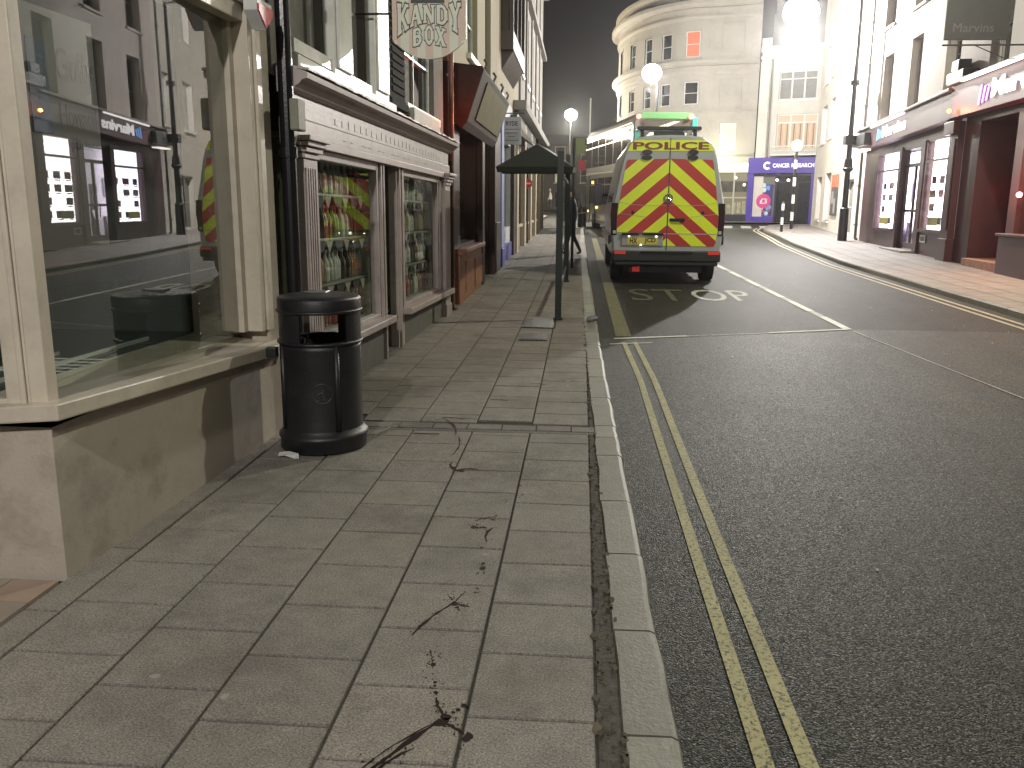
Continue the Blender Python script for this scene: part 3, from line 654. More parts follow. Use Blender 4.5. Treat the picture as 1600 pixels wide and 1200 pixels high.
g.box(9.14, 10.0, .01, .08, 2.55, 2.62, FU); part('shutter', g, M('grey_shutter_paint', (.06, .06, .06), .9, spec=.1), UP)
g = MB(); g.box(10.1, 11.9, .0, .12, 2.47, 2.62, FU); part('window_box', g, M('pale_green_box', (.33, .36, .29), .6), UP, bevel=.01)
dp2 = downpipe(-1.99, 13.30, gz(13), 7, .032, 'thin brown downpipe at the far end of the sweet shop', M('orange_brown_pipe', (.28, .12, .08), .4))
dpb = downpipe(-1.985, 13.15, gz(13), 2.2, .028, 'short dark downpipe beside the brown one past the sweet shop')

for r_ in (SK, UP, dp2, dpb): warp(r_, KW)
# ---- hanging sign
HS = thing('hanging_sign', 'striped pink and cream oval sweet shop sign hanging over the pavement', 'sign', (-1.3, 8, 3.2))
FS = Face((-1.72, 8.0), (0, 8.0)); sw = .66; cxs = .33
def sx_(x): return x
pts = []
zb, zm, zt = 2.82, 2.97, 3.72
outl = [(0, zt), (0, zm+.02), (.02, zm-.02), (.045, zm-.025)]
n = 18
for k in range(n+1):
    a = k/n; x = .05+(sw-.10)*a; outl.append((x, zb+(zm-.035-zb)*(abs(2*a-1))**2.2))
outl += [(sw-.045, zm-.025), (sw-.02, zm-.02), (sw, zm+.02), (sw, zt)]
g = MB(); g.prism(outl, lambda u, z: FS(u, -.03, z), lambda u, z: FS(u, 0, z)); part('board', g, M('cream_sign_paint', (.84, .86, .72), .45, var=.05), HS)
g = MB(); ns = 9
def zlow(u):
    a = min(max((u-.05)/(sw-.10), 0), 1); return zb+(zm-.035-zb)*(abs(2*a-1))**2.2 if .05 <= u <= sw-.05 else zm
for k in range(0, ns, 2):
    a, b = sw*k/ns+.002, sw*(k+1)/ns-.002
    for j in range(4):
        p, q = a+(b-a)*j/4, a+(b-a)*(j+1)/4; g.quad(FS(p, .002, zlow(p)+.008), FS(q, .002, zlow(q)+.008), FS(q, .002, zt-.01), FS(p, .002, zt-.01))
part('stripe', g, M('pink_sign_paint', (.80, .62, .50), .45, var=.05), HS)
def seg(mb, p, q, w_, e, d0, warp):
    P = Vector(p); Q = Vector(q); dd = (Q-P).normalized(); n_ = Vector((-dd.y, dd.x))*(w_/2+e); P = P-dd*e; Q = Q+dd*e
    c = [P-n_, P+n_, Q+n_, Q-n_]; K_ = 3
    for i in range(K_):
        a0, a1 = i/K_, (i+1)/K_
        A = [c[0].lerp(c[3], a0), c[1].lerp(c[2], a0), c[1].lerp(c[2], a1), c[0].lerp(c[3], a1)]
        mb.quad(*[FS(*((lambda t: (t[0], d0, t[1]))(warp(v.x, v.y)))) for v in A])
LET = {  # strokes (x0,y0,x1,y1,w) on a unit cell
 'K': [(.2, 0, .2, 1, .30), (.3, .45, .82, 1, .19), (.42, .6, .82, 0, .22), (.02, .04, .4, .04, .13), (.02, .96, .4, .96, .13), (.66, .96, 1, .96, .13), (.62, .04, 1, .04, .13)],
 'A': [(.48, 1, .14, 0, .17), (.48, 1, .82, 0, .30), (.28, .33, .68, .33, .13), (0, .04, .3, .04, .13), (.62, .04, 1, .04, .13)],
 'N': [(.16, 0, .16, 1, .19), (.18, 1, .82, 0, .30), (.84, 0, .84, 1, .19), (0, .04, .32, .04, .13), (0, .96, .3, .96, .13), (.68, .96, 1, .96, .13)],
 'D': [(.2, 0, .2, 1, .30), (.1, .94, .55, .94, .17), (.1, .06, .55, .06, .17), (.55, .94, .82, .72, .18), (.82, .74, .84, .26, .30), (.82, .28, .55, .06, .18)],
 'Y': [(.16, 1, .5, .5, .30), (.84, 1, .5, .5, .19), (.5, 0, .5, .52, .30), (.28, .04, .72, .04, .13), (0, .96, .34, .96, .13), (.68, .96, 1, .96, .13)],
 'B': [(.2, 0, .2, 1, .30), (.1, .94, .6, .94, .17), (.1, .52, .62, .52, .17), (.1, .06, .6, .06, .17), (.6, .94, .76, .76, .18), (.76, .78, .66, .55, .22), (.62, .5, .84, .32, .22), (.84, .34, .6, .06, .22)],
 'O': [(.2, .25, .2, .75, .30), (.8, .25, .8, .75, .30), (.2, .75, .45, .95, .2), (.8, .75, .55, .95, .2), (.2, .25, .45, .05, .2), (.8, .25, .55, .05, .2), (.4, .94, .6, .94, .17), (.4, .06, .6, .06, .22)],
 'X': [(.2, 1, .8, 0, .30), (.8, 1, .2, 0, .17), (0, .04, .38, .04, .13), (.62, .04, 1, .04, .13), (0, .96, .38, .96, .13), (.64, .96, 1, .96, .13)],
 'T': [(.5, 0, .5, 1, .30), (.05, .93, .95, .93, .17), (.08, .93, .08, .74, .13), (.92, .93, .92, .74, .13), (.3, .04, .7, .04, .13)],
 'H': [(.18, 0, .18, 1, .22), (.82, 0, .82, 1, .22), (.2, .5, .8, .5, .14), (0, .04, .38, .04, .13), (0, .96, .38, .96, .13), (.62, .04, 1, .04, .13), (.62, .96, 1, .96, .13)],
 'E': [(.2, 0, .2, 1, .30), (.1, .94, .9, .94, .17), (.2, .5, .7, .5, .14), (.1, .06, .9, .06, .17), (.88, .94, .88, .75, .13), (.88, .06, .88, .25, .13)]}
def word(name, s, u0, u1, warpz, gap=.12):
    n_ = len(s); cw = (u1-u0)/(n_+gap*(n_-1))
    for nm, e, d0, mt in ((name+'_outline', .06, .0035, M('dark_sign_outline', (.05, .05, .04), .5)), (name, .0, .0055, M('pale_sign_letter', (.84, .86, .72), .45, var=.04))):
        mb = MB()
        for i, ch in enumerate(s):
            x0 = u0+i*cw*(1+gap)
            for q_, (a, b, c_, d_, w_) in enumerate(LET[ch]):
                seg(mb, (a, b), (c_, d_), w_, e if e else 0, d0+.00012*(q_+(i % 2)*.5), lambda x, y: (x0+x*cw, warpz(x0+x*cw, y)))
        part(nm, mb, mt, HS)
def wk(u, y):
    t = abs(u-cxs)/.25; zt_ = 3.265+.012*t*t; zb_ = 3.125-.085*t*t; return zb_+(zt_-zb_)*y
word('lettering', 'KANDY', .045, .615, wk)
def wb(u, y):
    t = abs(u-cxs)/.14; zt_ = 3.095-.03*t*t; zb_ = 2.945-.02*t*t; return zb_+(zt_-zb_)*y
word('lettering', 'BOX', .18, .48, wb)
g = MB(); g.box(.17, .47, .003, .0045, 3.285, 3.33, FS); part('lettering_shadow', g, MC['dark_sign_outline'], HS)
word('lettering', 'THE', .20, .46, lambda u, y: 3.315+.07*y)
g = MB(); g.tube([(-2.05, 8, 3.80), (-1.02, 8, 3.80)], .012, 8); g.tube([(-2.05, 8.0, 3.2), (-1.72, 8.0, 3.2)], .01, 8); g.tube([(-1.5, 8, 3.8), (-1.5, 8, 3.7)], .006, 6); g.tube([(-1.22, 8, 3.8), (-1.22, 8, 3.7)], .006, 6); part('bracket', g, ironm, HS)

# ================================================================== LITTER BIN
BN = thing('litter_bin', 'round black litter bin with open slots standing against the cream wall', 'litter bin', (-1.645, 5.30, 0))
bc = (-1.645, 5.30, .0)
g = MB(); g.lathe([(.001, .012), (.278, .012), (.283, .02), (.283, .085), (.292, .095), (.292, .11), (.278, .122), (.262, .15)], bc, 40, sx=.97); part('base', g, binm, BN, smooth=True)
bo = BN.children[-1]
g = MB(); g.lathe([(.262, .14), (.258, .16), (.258, .66), (.264, .69)], bc, 40, sx=.97); g.lathe([(.243, .69), (.24, .18), (.001, .18)], bc, 40, sx=.97); g.lathe([(.264, .69), (.243, .69)], bc, 40, sx=.97)
for a in (-.9, .62, 2.24, 3.8): 
    q = MB()
    g.tube([(bc[0]+.25*cos(a), bc[1]+.255*sin(a), .15), (bc[0]+.25*cos(a), bc[1]+.255*sin(a), .7)], .018, 8)
part('body', g, binm, BN, smooth=True)
g = MB()
for z in (.69, .885): g.lathe([(.258, z), (.274, z+.004), (.277, z+.012), (.274, z+.02), (.258, z+.024), (.243, z+.02), (.243, z+.004), (.258, z)], bc, 40, sx=.97)
part('rim', g, binm, BN, smooth=True)
ax = atan2(-5.30, 1.645)+.1  # opening faces the street end-on
hood = MB(); half = .60
for s_ in (0, pi):
    a0 = ax+s_+half; a1 = ax+s_+pi-half
    hood.lathe([(.262, .705), (.262, .89)], bc, 16, a0, a1, sx=.97); hood.lathe([(.246, .89), (.246, .705)], bc, 16, a0, a1, sx=.97)
    for a in (a0, a1):
        hood.quad(*[(bc[0]+.97*r*cos(a), bc[1]+r*sin(a), z) for r, z in ((.246, .705), (.262, .705), (.262, .89), (.246, .89))])
part('hood', hood, binm, BN)
g = MB(); g.lathe([(.266, .905), (.268, .965), (.262, .978), (.25, .985), (.20, .992), (.10, 1.0), (.001, 1.004)], bc, 40, sx=.97); g.lathe([(.255, .9), (.001, .9)], bc, 40, sx=.97)
lid = part('lid', g, binm, BN, smooth=True)
g = MB(); g.box(bc[0]-.08, bc[0]+.06, bc[1]-.05, bc[1]+.05, .998, 1.012); part('stub_plate', g, steel, lid, bevel=.004)
gm = M('worn_grey_emblem', (.045, .045, .045), .5)
a_e = ax-.10
def be(u, z, o=.2605): a = a_e+u/.26; return (bc[0]+.97*o*cos(a), bc[1]+o*sin(a), z)
g = MB(); cz = .40; R_ = .062
ring = [be(R_*cos(k*pi/16), cz+R_*sin(k*pi/16), .2605) for k in range(33)]; g.tube(ring, .003, 6, False)
g.tube([be(.005, cz-.045), be(.005, cz+.01)], .006, 6); g.tube([be(.005, cz+.012), be(.005, cz+.03)], .008, 6); g.tube([be(.005, cz+.01), be(-.03, cz-.005)], .004, 6); g.tube([be(.005, cz-.01), be(.022, cz-.045)], .005, 6); g.box(0, 0, 0, 0, 0, 0)
g.tube([be(-.045, cz-.045), be(-.045, cz-.015)], .004, 6); g.tube([be(-.022, cz-.045), be(-.022, cz-.015)], .004, 6); g.tube([be(-.045, cz-.045), be(-.022, cz-.045)], .004, 6)
part('emblem', g, gm, BN)
g = MB(); g.box(-1.97, -1.90, 5.18, 5.24, .60, .66); part('bracket', g, binm, BN, bevel=.006)
# litter
g = MB(); P = [(-1.86, 5.02, .004), (-1.80, 4.98, .02), (-1.74, 4.97, .006), (-1.70, 4.95, .012), (-1.72, 5.00, .03), (-1.79, 5.03, .035), (-1.86, 5.05, .02)]
g.quad(P[0], P[1], P[5], P[6]); g.quad(P[1], P[2], P[4], P[5]); g.quad(P[2], P[3], P[4]); tag(set_origin(part('paper_litter', g, M('white_paper', (.6, .6, .58), .8, var=.1)), (-1.79, 5.0, 0)), 'crumpled white paper scrap lying at the foot of the litter bin', 'litter')
g = MB(); g.tube([(-1.36, 5.50, .03), (-1.30, 5.62, .035), (-1.27, 5.68, .06), (-1.22, 5.75, .045)], [.006, .009, .007, .003], 6); tag(set_origin(part('plastic_strip', g, M('shiny_strip', (.25, .24, .2), .25, var=.1)), (-1.3, 5.6, .01)), 'thin shiny plastic strip sticking out from the bin base', 'litter')
g = MB(); g.tube([(-1.12, 5.62, .012), (-1.0, 5.60, .016), (-.94, 5.62, .012)], .003, 5); tag(set_origin(part('twig', g, brownw), (-1.03, 5.6, .01)), 'thin brown twig on the paving right of the bin', 'twig')
g = MB()
zk = gz(11.1)
for k in range(7):
    y0 = 10.98+.04*k; r_ = [.02, .042, .035, .045, .03, .04, .012][k]
    g.tube([(.10+.02*k, y0, zk+.035), (.12+.02*k, y0+.03, zk+.04)], [r_, [.042, .035, .045, .03, .04, .012, .010][k]], 7)
tag(set_origin(part('crushed_bottle', g, M('clear_crumpled_plastic', (.22, .24, .27), .12, var=.5, scale=60, bump=.9, bscale=60, spec=1)), (.16, 11.1, zk)), 'crushed clear plastic bottle lying on the kerb edge', 'bottle')
# dark splashes
blood = M('dark_red_splash', (.013, .005, .004), .5, var=.3, scale=20, bump=.05, bscale=90, spec=.25)
def blob(mb, x, y, r, ex=1, ang=0, z=None):
    n_ = 9; c, s_ = cos(ang), sin(ang); P = []
    for k in range(n_):
        a = 2*pi*k/n_; rr = r*rs.uniform(.7, 1.2); u = rr*ex*cos(a); v = rr*sin(a); P.append((x+u*c-v*s_, y+u*s_+v*c))
    mb.prism(P, lambda a, b: (a, b, gz(b)+.0005), lambda a, b: (a, b, gz(b)+.0017))
def streak(mb, pts, w0, w1):
    P = [Vector(p) for p in pts]; L = []; R = []
    for k, p in enumerate(P):
        d = (P[min(k+1, len(P)-1)]-P[max(0, k-1)]).normalized(); n_ = Vector((-d.y, d.x)); w_ = (w0+(w1-w0)*k/(len(P)-1))*rs.uniform(.35, 1.15)/2*min(1, .35+min(k, len(P)-1-k)*.5); L.append(p+n_*w_); R.append(p-n_*w_)
    for k in range(len(P)-1):
        a, b, c_, d_ = L[k], R[k], R[k+1], L[k+1]
        mb.prism([tuple(a), tuple(b), tuple(c_), tuple(d_)], lambda x, y: (x, y, gz(y)+.0005), lambda x, y: (x, y, gz(y)+.0018))
def curve(p, q, bend, n_=9):
    P = Vector(p); Q = Vector(q); d = Q-P; nn = Vector((-d.y, d.x)); return [tuple(P.lerp(Q, k/n_)+nn*bend*sin(pi*k/n_)+Vector((rs.uniform(-1, 1), rs.uniform(-1, 1)))*.003) for k in range(n_+1)]
def splash(fn, loc, label):
    g = MB(); fn(g)
    vs = g.v[:]
    for _ in range(len(vs)//5):
        v = rs.choice(vs); blob(g, v[0]+rs.gauss(0, .016), v[1]+rs.gauss(0, .022), rs.uniform(.0012, .0038))
    tag(set_origin(part('dark_splash', g, blood), loc), label, 'stain', 'dark red splashes along the pavement')
def s1(g):
    blob(g, -.395, 2.33, .022, 1.4, .8); blob(g, -.385, 2.36, .018); streak(g, curve((-.40, 2.33), (-.62, 1.95), -.03), .024, .012); streak(g, curve((-.42, 2.32), (-.60, 2.05), -.04), .007, .004); streak(g, curve((-.45, 2.2), (-.56, 2.04), -.05), .012, .018)
    streak(g, curve((-.385, 2.325), (-.315, 2.275), .06), .010, .016); blob(g, -.302, 2.262, .016, 1.7, 1.3)
    streak(g, curve((-.395, 2.37), (-.43, 2.46), .05), .010, .014)
    for x, y, r in ((-.437, 2.49, .008), (-.447, 2.53, .006), (-.45, 2.55, .007), (-.465, 2.6, .003), (-.475, 2.66, .011), (-.365, 2.385, .007), (-.352, 2.40, .009), (-.335, 2.425, .010)): blob(g, x, y, r)
    streak(g, curve((-.478, 2.67), (-.50, 2.75), .0), .003, .005)
splash(s1, (-.4, 2.33, 0), 'largest forked dark red splash nearest the camera on the slabs')
def s2(g):
    streak(g, curve((-.475, 3.12), (-.585, 2.86), -.05), .010, .022); streak(g, curve((-.47, 3.12), (-.41, 3.10), .06), .02, .016); blob(g, -.47, 3.12, .018); streak(g, curve((-.47, 3.13), (-.44, 3.24), .0), .008, .003)
    for x, y, r in ((-.455, 3.09, .008), (-.445, 3.07, .006), (-.40, 3.23, .006), (-.398, 3.27, .005)): blob(g, x, y, r)
    streak(g, curve((-.48, 3.15), (-.50, 3.19), 0), .008, .004)
splash(s2, (-.48, 3.1, 0), 'arrow shaped dark red splash second nearest the camera')
def s3(g): blob(g, -.395, 3.47, .013, 1.5, 1.3); blob(g, -.40, 3.52, .010, 1.4, 1.2); blob(g, -.41, 3.42, .005)
splash(s3, (-.4, 3.48, 0), 'pair of small dark drops between the larger splashes')
def s4(g):
    streak(g, curve((-.505, 3.97), (-.43, 3.95), -.2), .012, .018); streak(g, curve((-.50, 4.03), (-.40, 4.10), .1), .006, .004); streak(g, curve((-.40, 3.95), (-.41, 3.76), -.1), .02, .005)
    for x, y, r in ((-.41, 4.06, .008), (-.40, 4.12, .007), (-.50, 3.94, .01), (-.43, 3.7, .008)): blob(g, x, y, r)
splash(s4, (-.45, 3.95, 0), 'ring shaped dark splash in the middle of the pavement')
def s5(g): streak(g, curve((-.76, 5.0), (-.66, 4.82), -.2), .016, .025); streak(g, curve((-.70, 4.85), (-.58, 4.87), .2), .02, .012); blob(g, -.73, 4.9, .016)
splash(s5, (-.7, 4.9, 0), 'dark hooked splash just nearer than the drainage channel')
def s6(g): streak(g, curve((-.98, 6.05), (-.83, 5.62), .08), .008, .012); streak(g, curve((-1.0, 6.08), (-.72, 6.05), .02), .012, .005); streak(g, curve((-.80, 5.58), (-.78, 5.15), .05), .010, .014)
splash(s6, (-.85, 5.8, 0), 'long thin dark trickle crossing the drainage channel')
def s7(g): streak(g, curve((-.70, 6.68), (-.55, 6.66), .1), .02, .012); streak(g, curve((-.42, 7.3), (-.28, 7.28), .15), .02, .016)
splash(s7, (-.5, 7, 0), 'two faint dark dashes farther up the pavement past the channel')
def s8(g):
    for x, y, r in ((-.31, 4.6, .01), (-.29, 4.45, .007), (-.30, 4.4, .006), (-.37, 4.35, .005), (-.32, 5.05, .006)): blob(g, x, y, r)
splash(s8, (-.3, 4.5, 0), 'scatter of tiny dark drops near the kerb side slabs')
# dirt and pebbles in the gully beside the kerb
g = MB()
for k in range(420):
    y = 1.2+rs.random()**1.5*9; x = kx(y)-.20+rs.uniform(-.03, .035); r_ = rs.uniform(.002, .009); z = gz(y)-.008
    g.tube([(x, y, z), (x+rs.uniform(-.004, .004), y+r_, z+r_*.9)], [r_, r_*.5], 5); t = rs.uniform(.4, 1.5); g.t += [(t, t*.95, t*.85)]*7
for k in range(170):
    y = 1.2+rs.random()**1.4*12; e_ = rs.random() < .5; x = (.085 if e_ else kx(y)-.165)+rs.uniform(-.012, .012); r_ = rs.uniform(.008, .028); n_ = 8; z = gz(y)
    P = [(x+r_*rs.uniform(.5, 1.1)*cos(2*pi*i/n_)*.7, y+r_*rs.uniform(.7, 1.6)*sin(2*pi*i/n_)) for i in range(n_)]
    g.prism(P, lambda a, b: (a, b, z-.006), lambda a, b: (a*.8+x*.2, b*.8+y*.2, z+.0045)); t = rs.uniform(.5, 1.1); g.t += [(t, t*.95, t*.85)]*10
tag(part('gully_grit', g, M('grit', (.11, .095, .075), .9, tint=True, var=.2)), 'loose grit and dirt in the gap between slabs and kerb', 'grit', kind='stuff')

# ================================================================== NEXT SHOP WITH HOOD, CREAM HOUSE, TERRACE
NX = -1.87; FN = Face((NX, 0), (NX, 10))
PB = thing('wine_shop', 'dark brown shopfront with tilted hood sign and orange stallriser past the sweet shop', 'shop', (NX, 13.1, 0))
g = MB(); wall(g, FN, 12.45, 18.9, -.05, 3.5, [(13.3, 15.3, .95, 2.75), (15.75, 17.3, .1, 2.75)], .25); shell(g, FN, 12.45, 18.9, -.05, 3.5, 6); part('wall', g, brownw, PB)
g = MB(); g.box(12.6, 15.55, .005, .10, 0, .82, FN); g.box(12.56, 15.6, .005, .14, .82, .90, FN); g.box(13.2, 14.2, .10, .115, .2, .7, FN); g.box(14.35, 15.4, .10, .115, .2, .7, FN); part('stallriser', g, terra, PB, bevel=.01)
g = MB(); g.quad(FN(13.3, -.1, .95), FN(15.3, -.1, .95), FN(15.3, -.1, 2.75), FN(13.3, -.1, 2.75)); part('pane', g, glass('teal_glass', (.6, .75, .7), 1.2, .08), PB)
g = MB(); g.box(13.2, 15.4, -1, -.95, .8, 2.9, FN); part('backdrop', g, M('pale_green_blind', (.30, .38, .34), .8), PB)
for k in range(6):
    g = MB(); g.lathe([(.001, 0), (.04, 0), (.04, .2), (.015, .27), (.015, .36), (.001, .36)], (NX-.3-.05*(k % 2), 13.6+k*.27, .92), 10)
    tag(set_origin(part('wine_bottle', g, MC['dark_sweets'], smooth=True), (NX-.3, 13.6+k*.27, .92)), 'dark bottle silhouetted in the teal shop window beyond the sweet shop', 'bottle', 'dark bottles in the teal window')
g = MB(); g.box(15.35, 15.7, .005, .12, 0, 2.9, FN); g.box(17.35, 18.5, .005, .14, 0, 3.0, FN); g.box(17.45, 18.4, .14, .16, .2, 1.2, FN); part('pilaster', g, brownw, PB, bevel=.01)
g = MB(); g.box(15.75, 17.3, -.24, -.20, .1, 2.7, FN); part('door', g, M('dark_door', (.02, .015, .012), .3), PB)
HD = MB(); prof = [(0.005, 3.52), (.42, 3.47), (.44, 3.42), (.20, 2.72), (.12, 2.62), (.005, 2.70)]
HD.prism(prof, lambda d, z: FN(12.7, d, z), lambda d, z: FN(17.0, d, z)); hd = part('hood', HD, M('dark_hood_wood', (.030, .020, .014), .8, var=.4, scale=8, bump=.2, bscale=30), PB, bevel=.01)
def TH(u, d, t): # along sloped face
    P = Vector((.44, 3.42)).lerp(Vector((.20, 2.72)), 1-t); nrm = Vector((.7, -.24)).normalized(); return FN(u, P.x+nrm.x*d, P.y+nrm.y*d)
g = MB(); g.box(13.35, 16.7, .005, .02, .12, .88, TH); sp = part('sign_panel', g, M('dull_yellow_sign', (.10, .09, .025), .8, var=.3, scale=5), hd)
g = MB()
for u in (13.1, 14.4, 15.7, 16.8): g.tube([FN(u, .40, 3.47), FN(u, .44, 3.56), FN(u, .40, 3.62)], .02, 8)
part('finial', g, steel, hd)
rl = thing('red_bulkhead_lamp', 'small glowing red lamp on the end of the tilted hood', 'lamp', FN(12.9, .28, 3.15))
g = MB(); g.ball(FN(12.88, .28, 3.2), .035, 8); part('bulb', g, emis('red_glow', (1, .08, .03), 9), rl, smooth=True)
g = MB(); g.tube([FN(12.95, .28, 3.2), FN(12.90, .28, 3.2)], .045, 10); part('holder', g, ironm, rl); lampstar(FN(12.2, .36, 2.7), 12, (1, .12, .05), .05, rl)
# cream upper house above wine shop
CH = thing('cream_house', 'cream rendered upper floors with sash windows above the hood sign', 'house', (NX, 13.1, 3.5))
ops = [(14.3, 15.6, 3.9, 6.2), (16.8, 17.8, 3.9, 6.2)]
g = MB(); wall(g, FN, 12.45, 19.0, 3.5, 9.5, ops, .15); shell(g, FN, 12.45, 19.0, 3.5, 9.5, 6); part('wall', g, creamstone, CH)
for o in ops: window(CH, FN, *o, .15, 2, 4, M('dark_frame', (.06, .055, .05), .5) if o[0] > 16 else whitepaint)
# terrace beyond
TR = thing('white_blue_shop', 'narrow white shop with pale blue pilaster and deep blue base on the left pavement', 'shop', (NX, 19, 0))
g = MB(); wall(g, FN, 19.02, 23.4, -.05, 4.0, [(20.2, 22.6, 1.0, 3.0)], .2); shell(g, FN, 19.02, 23.4, -.05, 4.0, 6); part('wall', g, M('white_shop_paint', (.5, .5, .53), .6), TR)
g = MB(); g.box(19.05, 19.6, .003, .12, .6, 3.9, FN); part('pilaster', g, bluep, TR, bevel=.01)
g = MB(); g.box(19.04, 19.62, .003, .14, 0, .6, FN); g.box(19.62, 22.5, .003, .06, 0, .62, FN); part('base', g, deepblue, TR, bevel=.01)
g = MB(); g.quad(FN(20.2, -.1, 1.0), FN(22.6, -.1, 1.0), FN(22.6, -.1, 3.0), FN(20.2, -.1, 3.0)); part('pane', g, darkglass, TR)
g = MB(); g.box(22.7, 23.3, .003, .1, 0, 3.6, FN); g.box(22.6, 23.4, .003, .18, 3.6, 3.8, FN); part('column', g, brownw, TR, bevel=.01)
OR = thing('oriel_house', 'cream house with a dark wooden oriel window above the blue shop', 'house', (NX, 19, 4.0))
g = MB(); wall(g, FN, 19.02, 25.0, 4.0, 10.5, [(19.9, 24.0, 4.9, 7.4)], .1); shell(g, FN, 19.02, 25.0, 4.0, 10.5, 6); part('wall', g, creamstone, OR)
g = MB(); g.box(19.9, 23.6, 0, .28, 4.9, 5.3, FN); g.box(19.9, 23.6, 0, .28, 6.9, 7.3, FN); 
for u in (19.9, 21.1, 22.3, 23.5): g.box(u, u+.1, .2, .28, 5.3, 6.9, FN)
g.prism([(.0, 4.5), (.26, 4.9), (0, 4.9)], lambda d, z: FN(20.1, d, z), lambda d, z: FN(23.4, d, z)); oj = part('oriel_window', g, brownw, OR)
g = MB(); g.box(19.92, 23.58, .0, .22, 5.3, 6.9, FN); part('pane', g, darkglass, oj)
TE = thing('grey_terrace', 'long tall grey stuccoed terrace with cornices along the left pavement', 'building', (NX, 25, 0))
ops = []
for k in range(5): u = 25.8+k*2.75; ops += [(u, u+1.2, 5.3, 7.4), (u, u+1.2, 8.2, 9.8), (u, u+1.2, 11, 12.4)]
gops = [(24.0+.2+k*3.1, 24.2+k*3.1+2.3, 1.0, 3.1) for k in range(5)]
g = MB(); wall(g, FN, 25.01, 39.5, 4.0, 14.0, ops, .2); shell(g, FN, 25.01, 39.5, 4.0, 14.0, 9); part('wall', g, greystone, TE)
g = MB(); wall(g, FN, 23.42, 39.5, -.05, 4.0, gops, .25); shell(g, FN, 23.42, 39.5, -.05, 4.0, 9); part('shopfront_wall', g, M('brown_grey_shopfront', (.13, .11, .085), .6, var=.2), TE)
for o in ops: window(TE, FN, *o, .2, 2, 2, whitepaint)
for o in gops: window(TE, FN, *o, .2, 2, 1, M('pale_shop_frame', (.35, .31, .23), .5), darkglass)
g = MB()
for (z, d_, h) in ((4.0, .35, .25), (7.7, .18, .16), (10.2, .25, .25), (10.45, .4, .18), (13.6, .3, .4)): g.box(25.0 if z > 4.1 else 23.5, 39.7, .002, d_, z, z+h, FN)
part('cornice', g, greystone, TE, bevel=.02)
g = MB()
for k in range(6): u = 23.5+k*3.1; g.box(u, u+.5, .003, .13, 0, 3.9, FN)
part('pilaster', g, M('pale_pilaster', (.36, .31, .22), .6), TE, bevel=.01)
g = MB(); g.box(23.5, 39.5, .003, .12, 3.3, 3.95, FN); part('fascia', g, M('dark_fascia', (.03, .03, .03), .4), TE)
g = MB()
for k in range(5): g.box(25.4+k*2.75, 25.4+k*2.75+.35, .002, .06, 4.3, 10.1, FN)
part('giant_pilaster', g, greystone, TE, bevel=.01)
# white awning board and hanging sign RYDE
AW = thing('white_side_board', 'slanted white canvas canopy above the shop behind the small hanging sign', 'canopy', (NX, 23.5, 3))
g = MB(); g.prism([(.01, 3.8), (.5, 3.2), (.48, 3.17), (.01, 3.5)], lambda d, z: FN(23.9, d, z), lambda d, z: FN(26.5, d, z)); part('cloth', g, M('white_canvas', (.5, .5, .48), .8), AW)
RS = thing('small_hanging_sign', 'small pale grey rectangular sign lettered RYDE hanging from a thin bracket', 'sign', (-1.6, 20, 3.2))
FY = Face((-1.87, 20), (0, 20)); g = MB(); g.box(0.02, .46, -.03, 0, 2.88, 3.48, FY); part('board', g, M('pale_sign_board', (.34, .34, .35), .5, var=.08), RS, bevel=.005)
dk = M('dark_print', (.03, .03, .04), .5)
text_part('lettering', 'RYDE', FY, .12, .38, 3.29, 3.39, .001, dk, RS, .003, .02)
for k, (a, b) in enumerate(((.06, .42), (.1, .38), (.16, .32), (.08, .40))): g = MB(); g.box(a, b, .001, .003, 3.205-k*.08, 3.225-k*.08, FY); part('print_line', g, M('grey_print_small', (.14, .14, .15), .5), RS)
g = MB(); g.tube([(-1.9, 20, 3.56), (-1.33, 20, 3.56)], .012, 8); g.tube([(-1.78, 20, 3.56), (-1.78, 20, 3.48)], .006, 6); g.tube([(-1.46, 20, 3.56), (-1.46, 20, 3.48)], .006, 6); part('bracket', g, ironm, RS)
NE = thing('no_entry_sign', 'round red no entry sign with white bar on the left shopfronts', 'sign', (-1.75, 28, 2.2))
FE_ = Face((-1.85, 28), (0, 28)); g = MB(); g.lathe([(.001, .0), (.15, .0), (.15, .02), (.001, .02)], (0, 0, 0), 24, T=lambda x, y, z: FE_(.1+x, z, 2.22+y)); part('disc', g, M('sign_red', (.6, .03, .03), .35, var=.05, bump=0), NE)
g = MB(); g.box(-.005, .205, .022, .026, 2.195, 2.245, FE_); part('bar', g, whitepaint, NE)
g = MB(); g.tube([(-1.75, 28.03, gz(28)), (-1.75, 28.03, 2.5)], .03, 8); part('post', g, ironm, NE)

# ================================================================== BUS SHELTER
SH = thing('bus_shelter', 'dark green bus shelter with hipped roof on slim posts at the kerb', 'bus shelter', (-.3, 13.8, gz(13.8)))
for (x, y) in ((-.285, 11.22), (-.27, 16.1)):
    g = MB(); g.box(x-.042, x+.042, y-.042, y+.042, gz(y), 2.45 if y > 12 else 2.22); g.box(x-.06, x+.06, y-.06, y+.06, gz(y), gz(y)+.03); part('post', g, greenp, SH, bevel=.005)
ra, rb, xa, xb = 11.3, 16.6, -1.12, -.12
zr = lambda y: 2.03+(y-11.3)*.035
g = MB(); E4 = [(xa, ra, zr(ra)), (xb, ra, zr(ra)), (xb, rb, zr(rb)), (xa, rb, zr(rb))]; xm = (xa+xb)/2; R1 = (xm, ra+.55, zr(ra)+.32); R2 = (xm, rb-.55, zr(rb)+.32)
g.quad(E4[0], E4[1], R1); g.quad(E4[1], E4[2], R2, R1); g.quad(E4[2], E4[3], R2); g.quad(E4[3], E4[0], R1, R2); part('roof', g, greenp, SH)
g = MB()
